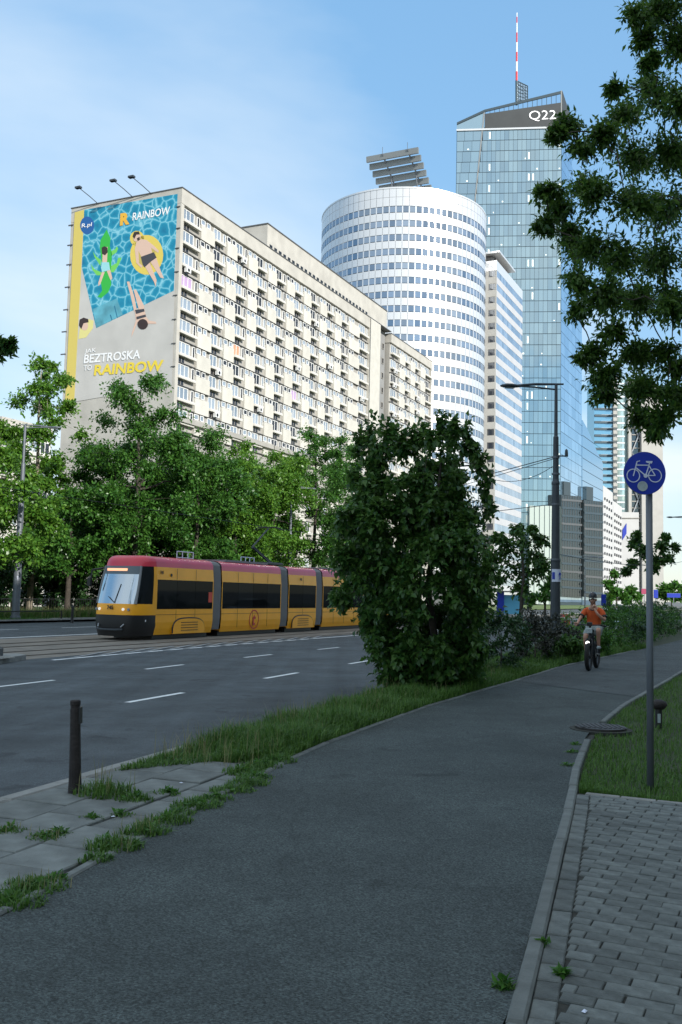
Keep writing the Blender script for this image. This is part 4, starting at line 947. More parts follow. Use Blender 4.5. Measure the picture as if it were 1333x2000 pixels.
# understorey shrubs and fence behind the verge
for i in range(20):
    n, t = -45.5-random.random()*3, 33+i*3.3; x, y = XY(n, t); h = random.uniform(3.2, 4.8)
    tree('shrub', 'dark green shrub under the trees by the low fence', (x, y, -.25), [(0, 0, -.1, .05), (0, 0, h*.5, .03)], crown_clumps(rg4, (0, 0, h*.5), (2.4, 2.4, h*.5), 22, 1.0, -1), 'leafC', rg4, 18, 10, .26, .15, group='shrubs under the far trees', cat='shrub')
fe = st('garden_fence', 'dark metal fence running in the shade under the trees', 'fence', -44.2, 30, -.2)
fb_ = MB().box(-.012, .012, -.012, .012, 0, 1.15).mesh('bar', M['black'])
for z in (.15, 1.1): MB().box(-.02, .02, 0, 60, z, z+.05).build('rail', M['black'], fe)
for k in range(280): link('bar', fb_, fe, (0, .1+k*.214, 0))
# --- big dark shrub-tree by the kerb (the one that hides the tram's tail)
rs = np.random.default_rng(5); Yb = 17.8; xb, yb = at(845, 1340, Yb).x, Yb
B = Vector((xb, yb, 0))
def cl(px, py, rpx, Y, sq=.95):
    p = at(px, py, Y)-B; r_ = rpx*Y/F; return ((p.x, p.y, p.z), (r_, r_*1.05, r_*sq))
OL = ([850, 900, 950, 1000, 1050, 1100, 1150, 1200, 1250, 1300, 1345], [765, 715, 690, 668, 655, 655, 664, 684, 706, 722, 745], [850, 905, 925, 938, 955, 972, 978, 972, 958, 935, 900])
cb_ = []
for i in range(330):                     # leaf clumps fill the shrub's volume, denser towards its skin
    py = rs.uniform(870, 1338)
    if py < 950 and rs.uniform() < .6: continue
    l_, r_2 = np.interp(py, OL[0], OL[1]), np.interp(py, OL[0], OL[2]); mid_, hw_ = (l_+r_2)/2, (r_2-l_)/2
    rp = rs.uniform(17, 36); an = rs.uniform(0, 2*math.pi); rad = (hw_+4-rp*.55)*rs.uniform(.25, 1)**.5*(1+.13*math.sin(an*3+py*.021)+.07*math.sin(an*5-py*.043))
    cb_.append(cl(mid_+rad*math.cos(an), py, rp, Yb+rad*math.sin(an)*Yb/F*.95))
for px, py, hh in ((690, 935, 40), (705, 870, 48), (722, 850, 44), (738, 862, 46), (756, 852, 40), (772, 842, 44), (790, 868, 40), (812, 858, 46), (828, 845, 44), (846, 862, 40), (862, 836, 44), (880, 850, 42), (893, 838, 40), (908, 858, 44), (922, 880, 40), (938, 905, 44), (948, 950, 40), (955, 990, 36), (664, 1010, 36), (660, 1080, 34)):
    c_, r_ = cl(px+rs.uniform(-4, 4), py+hh*.1, 14, Yb+rs.uniform(-.9, .4)); cb_ += [(c_, (r_[0], r_[1], hh*1.05*Yb/F))]
tree('maple_shrub', 'big dark green multi-stemmed shrub tree on the verge hiding the tram tail', (B.x, B.y, 0), [(0, 0, -.1, .09), (.05, 0, .8, .075), (-.1, .1, 1.8, .06), (0, 0, 3, .04), (.1, 0, 4.2, .02)], cb_, 'leafD', rs, 17, 10, .122, .082, twigr=.004, droop=.5, jit=.12, reach=(.4, 1.3))
# --- overhanging tree, top right (trunk stands on the lawn outside the frame)
ro = np.random.default_rng(9); Yo = 10.0
To = Vector((*XY(1.15, 11.6), 0)); 
def clo(px, py, rpx, Y, sq=.85):
    p = at(px, py, Y)-To; r_ = rpx*Y/F; return ((p.x, p.y, p.z), (r_, r_, r_*sq))
spec = [(1290, 20, 62), (1240, 30, 34), (1255, 75, 30), (1320, 90, 50), (1285, 185, 55), (1215, 225, 46), (1180, 262, 40), (1110, 245, 34), (1085, 262, 18), (1140, 290, 36), (1230, 300, 56), (1310, 290, 60), (1075, 375, 30), (1095, 405, 34), (1065, 440, 26), (1110, 455, 34), (1160, 380, 52), (1240, 400, 66), (1310, 400, 64), (1150, 480, 54), (1210, 500, 66), (1290, 500, 70), (1130, 545, 38), (1180, 580, 58), (1250, 590, 62), (1315, 600, 46), (1130, 605, 26), (1200, 650, 38), (1160, 690, 34), (1140, 700, 18), (1240, 690, 44), (1300, 690, 36), (1185, 735, 38), (1250, 760, 46), (1310, 770, 44), (1180, 770, 24), (1255, 815, 32), (1300, 815, 36), (1280, 845, 16), (1325, 720, 36), (1200, 175, 22), (1330, 200, 50), (1270, 120, 22),
  (1400, 60, 80), (1420, 220, 90), (1420, 380, 95), (1420, 540, 95), (1420, 700, 85), (1390, 800, 50), (1540, 150, 110), (1560, 350, 120), (1560, 550, 120), (1520, 720, 80), (1430, -90, 100), (1320, -60, 70), (1560, -60, 110), (1480, -200, 110), (1700, 250, 120), (1700, 480, 120)]
co_ = []
for px, py, r_ in spec:
    co_.append(clo(px, py, r_*.95, Yo+ro.uniform(-.9, .9)))
    if r_ > 40 and px < 1380: co_.append(clo(px+ro.uniform(-20, 20), py+ro.uniform(-20, 20), r_*.8, Yo+ro.uniform(.8, 2.0)))
tree('overhanging_tree', 'dark leafy tree on the lawn whose branches overhang the cycle sign', (To.x, To.y, 0), [(0, 0, -.1, .24), (0, 0, .8, .2), (-.05, 0, 2.2, .17), (-.15, -.1, 3.8, .14), (-.25, -.3, 5.4, .1), (-.3, -.4, 7.2, .06), (-.2, -.3, 8.8, .03)], co_, 'leafO', ro, 48, 13, .076, .031, twigr=.0035, droop=.35, jit=.11, reach=(.35, 1.35))
# --- branch of a pavement tree at the left edge
rl = np.random.default_rng(4); Tl = Vector((at(-260, 1300, 24).x, 24, 0))
def cll(px, py, rpx, Y=24): p = at(px, py, Y)-Tl; r_ = rpx*Y/F; return ((p.x, p.y, p.z), (r_, r_, r_*.7))
tree('pavement_tree', 'roadside tree across from the bollard reaching one thin branch over the road', (Tl.x, Tl.y, -.2), [(0, 0, -.1, .16), (0, 0, 2, .13), (.2, 0, 4, .1), (.3, 0, 6.5, .06)], [cll(8, 665, 20), (cll(-20, 680, 26)), cll(-4, 650, 12), cll(-70, 640, 50), cll(-130, 600, 70), cll(-200, 680, 80), cll(-260, 560, 90), cll(-330, 640, 90), cll(-280, 480, 80), cll(22, 655, 9)], 'leafD', rl, 14, 9, .2, .1)
# --- small trees and hedges on the right
rr_ = np.random.default_rng(14)
def px_tree(name, label, px, base_y_Y, specs, lm, ln, wd, tr, twigs=13, per=9, group=None, z=0):
    Y = base_y_Y; p0 = at(px, 1200, Y); T0 = Vector((p0.x, Y, z))
    cl_ = []
    for a, b, r_ in specs:
        p = at(a, b, Y+rr_.uniform(-.5, .5))-T0; q_ = r_*Y/F; cl_.append(((p.x, p.y, p.z), (q_, q_, q_*.85)))
    top = max(c[0][2] for c in cl_)
    return tree(name, label, T0, [(0, 0, -.2, tr*1.2), (0, 0, top*.3, tr), (.02*top, 0, top*.6, tr*.7), (0, 0, top*.9, tr*.25)], cl_, lm, rr_, twigs*2, per+2, ln, wd, group=group)
px_tree('street_tree', 'small round young tree in front of the white slab foot beside the post', 1018, 32.5, [(985, 1075, 32), (1020, 1060, 36), (1045, 1085, 30), (1000, 1110, 36), (1040, 1120, 34), (975, 1050, 20), (1010, 1035, 18), (1055, 1055, 16), (1040, 1035, 10), (975, 1130, 28), (1020, 1150, 26), (1060, 1105, 18), (960, 1090, 20)], 'leafD', .16, .1, .07)
px_tree('street_tree', 'slender young tree with a bare leaning stem behind the sign post', 1268, 50, [(1240, 1060, 15), (1260, 1075, 18), (1290, 1065, 16), (1305, 1090, 14), (1235, 1100, 12), (1275, 1108, 14), (1318, 1068, 9), (1245, 1045, 8), (1300, 1050, 9), (1225, 1115, 8), (1285, 1095, 15)], 'leafD', .22, .12, .07)
for px, Y, specs in ((1312, 150, [(1300, 1150, 14), (1318, 1145, 16), (1335, 1150, 18), (1290, 1160, 10), (1310, 1165, 14), (1330, 1168, 14), (1355, 1150, 22)]), (1205, 120, [(1190, 1140, 10), (1200, 1120, 9), (1205, 1155, 14), (1190, 1165, 12), (1220, 1165, 10)]), (1230, 140, [(1232, 1150, 9), (1240, 1165, 12), (1225, 1172, 10)]), (1065, 90, [(1070, 1150, 18), (1055, 1165, 18), (1078, 1130, 10), (1040, 1170, 14)])):
    px_tree('street_tree', 'distant street tree beyond the cyclist along the far pavement', px, Y, specs, 'leafA', .3*Y/70, .18*Y/70, .1, 12, 8, 'distant street trees')
def bush(name, label, n, t, rx, h, lm, group=None, k=16, ln=.09, wd=.05, twigs=14, per=9, ry=None):
    x, y = XY(n, t); ry = ry or rx
    return tree(name, label, (x, y, -.02), [(0, 0, -.1, .03), (0, 0, h*.4, .015)], crown_clumps(rr_, (0, 0, h*.5), (rx, ry, h*.52), k, min(rx, h)*.42, -1), lm, rr_, twigs, per, ln, wd, group=group, cat='shrub')
bush('shrub', 'dark purple-leaved low shrub at the foot of the tall dark lamp post', -6.35, 28.0, 1.1, 1.45, 'leafR', k=26, ry=1.3)
bush('shrub', 'dark purple-leaved shrub between maple shrub and lamp post', -5.95, 25.0, .75, 1.3, 'leafR', k=22, ry=1.3)
bush('shrub', 'dark green shrub tucked against the right side of the maple shrub', -5.9, 21.5, .8, 1.5, 'leafC', k=26, ry=1.5)
bush('shrub', 'dark green shrub filling the gap behind the maple shrub', -6.6, 20.3, .9, 1.7, 'leafC', k=24)
bush('shrub', 'broad leaved green plants on verge edge left of the cyclist', -5.55, 26.2, .55, .8, 'leafD', k=14, ln=.16)
bush('shrub', 'bright green shrub behind the cyclist shoulder', -6.5, 33.0, 1.0, 1.5, 'leafB', k=20)
bush('shrub', 'green shrub just right of the cyclist by path edge', -5.45, 30.2, .75, 1.15, 'leafA', k=20)
for i in range(10):
    bush('hedge_shrub', 'green clipped shrub in the hedge along the far path edge', -5.45-.05*i, 33.5+i*2.6, 1.1, 1.55+.12*(i % 3), 'leafC' if i % 2 else 'leafA', 'hedge along the cycle path', k=20, ry=1.6)
# --- grass
def blades(P, h, w, rng, lean=.5):
    k = len(P); a = rng.uniform(0, 2*np.pi, k); d = np.stack([np.cos(a), np.sin(a), np.zeros(k)], 1); s = np.stack([-np.sin(a), np.cos(a), np.zeros(k)], 1)
    l = (rng.uniform(.1, 1, k)*lean)[:, None]; h = h[:, None]; w = w[:, None]; up = np.array([0, 0, 1.0])
    b0, b1 = P-s*w*.5, P+s*w*.5; mid = P+up*h*.6+d*h*l*.35; tip = P+up*h*(1-.35*l)+d*h*l
    V = np.stack([b0, b1, mid+s*w*.36, mid-s*w*.36, tip+s*w*.05, tip-s*w*.05], 1).reshape(-1, 3); q_ = np.arange(k)*6
    return V, np.concatenate([np.stack([q_, q_+1, q_+2, q_+3], 1), np.stack([q_+3, q_+2, q_+4, q_+5], 1)])
gr = np.random.default_rng(33)
def field(k, nf_, tf, hf, wf, dens=None):
    t = tf(k); n = nf_(t); x = n*CA+t*SA; y = -n*SA+t*CA
    return np.stack([x, y, np.full(k, -.035)], 1), n, t
def grass(name, label, P, h, w, m_='grass', lean=.6):
    V, Q = blades(P, h, w, gr, lean); o = link(name, rawmesh(name, V, Q, M[m_])); o['kind'] = 'stuff'; o['label'] = label; o['category'] = 'grass'; return o
k = 75000
t = 7.4+(gr.uniform(0, 1, k)**1.5)*30; Lk = np.array([KERB(a) for a in t])+.2; Rk = np.array([PL(a) for a in t])-.06
n = Lk+(Rk-Lk)*gr.uniform(0, 1, k); keep = ~((t < 8.7) & (n > -5.6-(t-7.6)*.1+ (t-7.6)*.7)); n, t = n[keep], t[keep]
nzv = .5+.5*np.sin(t*2.1+n*3)*np.cos(n*4.3-t*1.3)
h = gr.uniform(.09, .27, len(t))*(.65+.6*nzv)*np.clip((t-6.8)/2.5, .35, 1.1)
grass('verge_grass', 'long unmown grass on the strip between road kerb and path', np.stack([n*CA+t*SA, -n*SA+t*CA, np.full(len(t), -.035)], 1), h, gr.uniform(.007, .015, len(t)), lean=1.0)
k = 800
t = 8.0+(gr.uniform(0, 1, k)**1.3)*14; Lk = np.array([KERB(a) for a in t])+.18; Rk = np.array([PL(a) for a in t])-.2; n = Lk+(Rk-Lk)*gr.uniform(0, 1, k)**1.4
grass('seed_stalks', 'pale dry seed stalks standing in the long verge grass', np.stack([n*CA+t*SA, -n*SA+t*CA, np.full(len(t), -.035)], 1), gr.uniform(.18, .42, k), gr.uniform(.004, .007, k), 'drygrass', .6)
k = 70000
t = 8.8+(gr.uniform(0, 1, k)**1.7)*32; Lk = np.array([PR(a) for a in t])+.1; n = Lk+gr.uniform(0, 1, k)**1.2*5.0
keep = ~(((n+2.22)**2+(t-13.0)**2) < .2); n, t = n[keep], t[keep]
grass('lawn_grass', 'short mown lawn grass right of the cycle path', np.stack([n*CA+t*SA, -n*SA+t*CA, np.full(len(t), -.035)], 1), gr.uniform(.035, .10, len(t))*(.7+.5*np.abs(np.sin(n*2.3+t*1.7))), gr.uniform(.005, .010, len(t)), lean=.9)
k = 30000
t = 26+gr.uniform(0, 1, k)*50; n = -39.0-gr.uniform(0, 1, k)*5.2
keep = ~((n > -41.3) & (t > 44.2) & (t < 58.2)); n, t = n[keep], t[keep]
grass('far_verge_grass', 'pale tall grass on the verge across the road', np.stack([n*CA+t*SA, -n*SA+t*CA, np.full(len(t), -.22)], 1), gr.uniform(.12, .5, len(t))*np.where(n < -40.6, 1.3, .45), gr.uniform(.02, .05, len(t)), 'grass', .5)
k = 9000; t = 26+gr.uniform(0, 1, k)*50; n = -40.8-gr.uniform(0, 1, k)*3.2; keep = ~((n > -41.3) & (t > 44.2) & (t < 58.2)); n, t = n[keep], t[keep]
grass('far_seed_stalks', 'yellowish seed stalks in the tall grass across the road', np.stack([n*CA+t*SA, -n*SA+t*CA, np.full(len(t), -.22)], 1), gr.uniform(.4, .8, len(t)), gr.uniform(.015, .03, len(t)), 'drygrass', .4)
# weeds in the pavement joints and along edgings: each tuft is a plant of its own
def tuft(n, t, rad, k, h, label, st_=0.0):
    x, y = XY(n, t); a = gr.uniform(0, 2*np.pi, k); r_ = rad*np.sqrt(gr.uniform(0, 1, k))
    P = np.stack([r_*np.cos(a), r_*np.sin(a)*.8, np.zeros(k)-.01], 1); V, Q = blades(P, gr.uniform(.35, 1.0, k)*h*(1.15-r_/rad*.6), gr.uniform(.006, .014, k), gr, 1.1)
    root = thing('weed_tuft', label, 'weed', (x, y, 0)); link('blades', rawmesh('blades', V, Q, M['grass']), root, kind='stuff')
    if st_:
        ks_ = int(k*.05)+3; P2 = np.stack([gr.normal(size=ks_)*rad*.4, gr.normal(size=ks_)*rad*.4, np.zeros(ks_)], 1); V, Q = blades(P2, gr.uniform(.6, 1, ks_)*st_, np.full(ks_, .006), gr, .4); link('stalks', rawmesh('stalks', V, Q, M['drygrass']), root, kind='stuff')
    V, Q, _ = sprays([((0, 0, h*.25), (rad*.7, rad*.6, h*.4))], gr, 9, 5, .045, .022, droop=.1); link('leaves', rawmesh('leaves', V, Q, M['leafA']), root, kind='stuff')
def gtuft(px, py, rad, k, h, label, s=0.0):
    v = ray(px, py); q_ = -EYE/v[2]; tuft(v[0]*q_*CA-v[1]*q_*SA, v[0]*q_*SA+v[1]*q_*CA, rad, k, h, label, s)
for px, py, rad, k, h, lab, s in ((205, 1552, .26, 420, .2, 'large grass tuft grown up at the foot of the bollard', .35), (262, 1562, .16, 200, .12, 'flat grass tuft next to the bollard tuft', 0), (322, 1548, .14, 120, .06, 'thin weed line in the slab joint beside verge grass', 0),
    (385, 1575, .22, 380, .12, 'grass clump spilling over the path edging beside the last slabs', 0), (420, 1562, .16, 240, .10, 'grass clump where the slabs end at the path', 0), (330, 1606, .18, 300, .13, 'grass clump along the path edging halfway up the slabs', 0), (285, 1627, .18, 300, .14, 'seeding weed clump along path edging', .18), (225, 1655, .2, 380, .14, 'dense weed clump hugging the path edging', .12), (190, 1680, .12, 160, .09, 'small weed clump hugging the path edging stone', 0),
    (65, 1735, .2, 420, .1, 'spreading grass patch in the slab corner next to path edging', .12), (20, 1765, .2, 380, .1, 'low grass patch against path edging stones', 0), (105, 1720, .1, 160, .07, 'little grass tuft between edging and slab', 0), (90, 1635, .14, 160, .06, 'weed growing in a pavement slab joint', .1), (115, 1628, .1, 90, .05, 'flat weed in the crossing of slab joints', 0), (15, 1622, .14, 160, .06, 'weed patch in joint of outer slabs', .08), (180, 1597, .1, 70, .05, 'thin weed line in a joint between slabs', 0), (240, 1590, .1, 70, .05, 'thin weed sprouting midway in the slab joint', 0),
    (455, 1545, .2, 320, .11, 'grass clump at the far end of the slabs against the path', 0), (485, 1532, .2, 320, .13, 'grass clump where verge grass meets the path edging', 0), (350, 1590, .14, 200, .09, 'low grass clump overlapping the edging between two others', 0),
    (478, 1508, .22, 330, .12, 'low grass clump over bare soil beside the end slabs', 0), (510, 1499, .22, 330, .13, 'grass clump on bare soil next to the path edging', 0), (542, 1488, .2, 300, .14, 'grass clump leaning over the edging beside the long grass', 0), (500, 1520, .18, 260, .1, 'short grass clump right against the path edge', 0),
    (986, 1930, .055, 160, .06, 'grass tuft growing against the edging beside brick paving', 0), (1110, 1496, .1, 90, .05, 'weed creeping over the path edging below the lawn', 0), (1117, 1470, .1, 90, .05, 'weed creeping over the edging near the manhole', 0), (1125, 1455, .08, 70, .05, 'small weed on edging by the manhole', 0), (1062, 1845, .04, 40, .03, 'tiny weed between header bricks', 0), (1095, 1905, .035, 40, .03, 'tiny weed at the corner of a paving brick', 0)):
    gtuft(px, py, rad, k, h, lab, s)
# ================================================================== tram
tr = st('tram', 'yellow articulated tram with red roof and grey bellows on the far track', 'tram', -24.2, 30.55, -.305)
HW = 1.18
def prof(y, hw=HW, parts=None): pass
def side_x(z):          # body side: slight tumblehome low and high
    if z < .55: return HW-.07*(.55-z)/.3
    if z < 2.45: return HW
    return HW-.05*(z-2.45)/.5
def body(mb, y0, y1, z0, z1, mi=0, off=0.0, step=.25):
    zs = [z0]; z = z0
    while z < z1-.01: z = min(z1, z+step); zs.append(z)
    for s in (-1, 1):
        mb.loft([[(s*(side_x(z)+off), y, z) for z in zs] for y in (y0, y1)], mi)
def roof_ring(y, k=14, z0=2.93, top=3.38):
    hw = side_x(2.93); out = []
    for i in range(k+1):
        a = math.pi*i/k; c, s = math.cos(a), math.sin(a)
        out.append((hw*abs(c)**.45*(1 if c >= 0 else -1), y, z0+(top-z0)*abs(s)**.6))
    return out
mods = [(1.35, 5.6, 'A'), (6.3, 11.9, 'B'), (12.7, 15.9, 'C'), (16.7, 22.3, 'B'), (23.1, 26.4, 'C'), (27.2, 31.0, 'A')]
for i, (y0, y1, kd) in enumerate(mods):
    mb = MB(); body(mb, y0, y1, .18, 1.22); body(mb, y0, y1, 2.42, 2.93); mb.box(-HW+.1, HW-.1, y0, y1, .25, .3)
    for s in (-1, 1):
        mb.loft([[(s*HW, y, z) for z in (1.22, 2.42)] for y in (y0, y0+.06)]); mb.loft([[(s*HW, y, z) for z in (1.22, 2.42)] for y in (y1-.06, y1)])
    bd = mb.build('body', M['tramyellow'], tr, smooth=False)
    rb = MB(); rb.loft([roof_ring(y) for y in (y0, y1)]); rf = rb.build('roof', M['tramred'], tr, smooth=True)
    nw = max(2, round((y1-y0)/1.55))
    for s in (-1, 1):
        for k in range(nw):
            a, b = y0+.06+(y1-y0-.12)*k/nw, y0+.06+(y1-y0-.12)*(k+1)/nw
            MB().box(s*(HW-.06) if s > 0 else -HW-.004, (HW+.004) if s > 0 else -(HW-.06), a+.008, b-.008, 1.22, 2.42).build('window', M['tramglass'], tr)
        for k in range(1, nw):
            y = y0+(y1-y0)*k/nw; MB().box(s*HW-.004 if s < 0 else HW-.002, s*HW+.002 if s < 0 else HW+.005, y-.008, y+.008, .35, 1.2).build('seam', M['seam'], bd)
            MB().box(s*HW-.005 if s < 0 else HW-.002, s*HW+.002 if s < 0 else HW+.005, y-.008, y+.008, 2.44, 2.9).build('seam', M['seam'], bd)
        MB().box(*( (HW-.002, HW+.005) if s > 0 else (-HW-.005, -HW+.002)), y0, y1, .985, 1.0).build('seam', M['seam'], bd)
    if kd in 'AC':
        yc = (y0+y1)/2 + (.25 if i == 0 else 0); hwid = 1.18
        for s in (1, -1):
            x = s*(HW-.01); pts = []; N_ = 18
            for q_ in range(N_+1):
                a = math.pi*q_/N_; pts.append((x+s*.05, yc-hwid*math.cos(a)*(abs(math.cos(a))**-.35 if abs(math.cos(a)) > .05 else 1)*1.0, .2+.62*abs(math.sin(a))**.55))
            wc = MB().prism([(p[0]-s*.1, p[1], p[2]) for p in pts], (s*.11, 0, 0)).build('wheel_cover', M['tramyellow'], tr)
            MB().tube([(x+s*.02, p[1]*1.0, p[2]+.02) for p in pts], .035, 6).build('arch_seal', M['black'], wc)
            for q_ in range(4): MB().box(*sorted((x+s*.06, x+s*.075)), yc-.62, yc+.62, .32+q_*.11, .345+q_*.11).build('louvre', M['seam'], wc)
    MB().box(-.95, .95, y0+.1, y1-.1, .0, .3).build('underframe', M['black'], tr)
    MB().box(-.8, .8, y0+.8, y1-.8, 3.36, 3.46).build('roof_equipment', M['bellows'], tr) if i in (1, 3) else None
for i in range(5):
    a, b = mods[i][1], mods[i+1][0]; k = 8; mb = MB(); rings = []
    for q_ in range(k*2+1):
        y = a+(b-a)*q_/(k*2); ins = .03 if q_ % 2 else .09
        rg_ = [(-(side_x(z)-ins), y, z) for z in (.3, .8, 1.5, 2.2, 2.8)]+[(p[0]*(1-ins*.8), y, p[2]-ins*.6) for p in reversed(roof_ring(y, 8))]+[((side_x(z)-ins), y, z) for z in (2.8, 2.2, 1.5, .8, .3)]
        rings.append(rg_)
    mb.loft(rings); mb.build('bellows', M['bellows'], tr)
# ---- cab
half = [(1.18, 1.36), (1.17, 1.12), (1.13, .8), (1.05, .5), (.95, .28), (.8, .12), (.55, .03), (.28, .0)]
out_ = half+[(0, -.005)]+[(-x, y) for x, y in reversed(half)]
def cabring(z, idx=None):
    sb_ = 0 if z < 1.15 else (z-1.15)*.30
    if z < .5: sb_ += (.5-z)*.25
    sx = 1-max(0, z-1.2)*.035; r_ = []
    for j, (x, y) in enumerate(out_):
        f_ = 1-min(1, y/1.36); r_.append((x*(1-(1-sx)*f_)*(side_x(z)/HW), y+sb_*f_, z))
    return r_
def cabband(name, zs, m_, j0=0, j1=None, par=None, off=0.0):
    mb = MB(); mb.loft([[ (p[0], p[1]-off, p[2]) for p in cabring(z)[j0:j1]] for z in zs]); return mb.build(name, m_, par or tr, smooth=True)
nn_ = len(out_)
bmp = cabband('bumper', [.14, .3, .55, .8, .98], M['black']); nose = cabband('nose', [.98, 1.1, 1.25, 1.42], M['tramyellow'])
ws = cabband('windscreen', [1.42, 1.8, 2.2, 2.6], M['windscreen'], 4, nn_-4)
cabband('display_panel', [2.6, 2.75, 2.93], mat('display_panel', (.10, .13, .15), .3), 4, nn_-4)
cabband('side_window', [1.42, 1.8, 2.2, 2.6, 2.93], M['tramglass'], 1, 5); cabband('side_window', [1.42, 1.8, 2.2, 2.6, 2.93], M['tramglass'], nn_-5, nn_-1)
cabband('cab_pillar', [1.42, 1.8, 2.2, 2.6, 2.93], M['tramyellow'], 0, 2, off=.004); cabband('cab_pillar', [1.42, 1.8, 2.2, 2.6, 2.93], M['tramyellow'], nn_-2, nn_, off=.004)
rc = MB(); base = cabring(2.93); rings = [base]
for f_, z in ((.06, 3.08), (.16, 3.22), (.32, 3.32), (.6, 3.37), (1.0, 3.38)):
    rings.append([(p[0]*(1-f_*.55*(abs(p[0])/1.2)**1.0 if z > 3.3 else 1-f_*.25), p[1]+(1.36-p[1])*f_*.85, z) for p in base])
rc.loft(rings); rc.build('roof_cap', M['tramred'], tr, smooth=True)
for s in (-1, 1):
    p0 = [cabring(z)[4 if s > 0 else nn_-5] for z in (1.42, 1.8, 2.2, 2.6, 2.93)]; MB().tube([(p[0], p[1]-.01, p[2]) for p in p0], .05, 6).build('screen_pillar', M['bellows'], tr)
    for q_ in (0, 1):
        x = s*(.78-.2*q_); y = np.interp(abs(x), [0, .28, .55, .8, .95], [0, 0, .03, .12, .28]); MB().lathe([(.055, -.03), (.06, 0), (.045, .03)], (x, y-.012, 1.2), 12, 0, 'y').build('headlamp', M['headlight'] if q_ else M['steel'], tr)
    MB().tube([(s*.62, .05, .62), (s*.55, -.06, .5)], .03, 6).build('tow_lug', M['steel'], bmp)
MB().tube([(-.62, -.02, .42), (-.3, -.09, .4), (.3, -.09, .4), (.62, -.02, .42)], .04, 6).build('coupler_bar', M['darksteel'], bmp)
MB().tube([(.1, .06, 1.45), (.22, .30, 2.2)], .014, 5).build('wiper', M['black'], ws)
MB().tube([(.1, .04, 1.46), (-.25, .12, 1.7)], .012, 5).build('wiper', M['black'], ws)
MB().box(-.62, .35, .46, .5, 2.73, 2.83).build('destination_display', M['amber'], tr)
MB().tube([(-1.0, .75, 2.85), (-1.25, .3, 2.75), (-1.28, .25, 2.35)], .04, 6).build('mirror_arm', M['black'], tr)
MB().bbox(-1.4, -1.24, .18, .3, 2.1, 2.45, .03).build('mirror', M['black'], tr)
MB().bbox(1.1, 1.13, .75, .9, .72, .8, .01).build('side_lamp', M['mastwhite'], bmp)
n1 = text_mesh('745', .2, M['black'], .004, .008); o = link('fleet_number', n1, tr, (-.17, -.03, 1.2)); o.rotation_euler = (R(90), 0, 0)
for yy in (1.55, 13.9):
    n2 = text_mesh('745', .17, M['black'], .003, .004); o = link('fleet_number', n2, tr, (HW+.006, yy, 2.66)); o.rotation_euler = (R(90), 0, R(90))
MB().lathe([(.07, 0), (.07, .012)], (HW, 2.35, 2.62), 6, 0, 'x').build('camera_pod', M['black'], tr)
MB().bbox(HW+.0, HW+.012, 5.2, 5.5, 1.5, 1.95, .002).build('door_notice', mat('notice_red', (.62, .06, .03), .5), tr)
# logo ring and letter
lg = MB(); yl, zl = 9.25, .70
for k in range(28):
    a0, a1 = 2*math.pi*k/28, 2*math.pi*(k+1)/28
    P = [(HW+.004, yl+r_*math.cos(a)*1.0, zl+r_*math.sin(a)) for a, r_ in ((a0, .46), (a1, .46), (a1, .405), (a0, .405))]; lg.prism(P, (.006, 0, 0))
lg.build('logo_ring', M['logored'], tr)
lt2 = text_mesh('t', .82, M['logored'], .004, .02, .2); o = link('logo_letter', lt2, tr, (HW+.012, yl-.2, zl-.26)); o.rotation_euler = (R(90), 0, R(90))
# roof rails and pantograph
for y in (4.0, 9.3):
    rr2 = MB()
    for z in (3.4, 3.66): rr2.tube([(.7, y-.62, z), (.7, y+.62, z)], .022, 5)
    for k in range(4): rr2.tube([(.7, y-.62+k*.413, 3.36), (.7, y-.62+k*.413, 3.66)], .022, 5)
    rr2.build('roof_rail', M['signwhite'], tr)
pg_ = MB().bbox(-.7, .7, 11.2, 12.9, 3.4, 3.52, .03).build('pantograph_base', M['black'], tr)
MB().tube([(0, 12.8, 3.5), (0, 10.9, 4.25)], .06, 6).build('lower_arm', M['darksteel'], pg_); MB().tube([(0, 10.9, 4.25), (0, 12.5, 5.3)], .045, 6).build('upper_arm', M['darksteel'], pg_)
MB().tube([(.3, 12.5, 3.5), (.1, 10.9, 4.25)], .03, 6).build('control_rod', M['darksteel'], pg_)
for dy in (-.15, .15): MB().tube([(-.8, 12.5+dy, 5.2), (-.55, 12.5+dy, 5.34), (.55, 12.5+dy, 5.34), (.8, 12.5+dy, 5.2)], .025, 5).build('collector_strip', M['black'], pg_)
for y in (2.9, 4.3, 13.6, 15.0, 24.0, 25.4):
    for s in (-1, 1): MB().lathe([(.3, -.06), (.3, .06)], (s*.72, y, .3), 16, 0, 'x').build('wheel', M['darksteel'], tr)
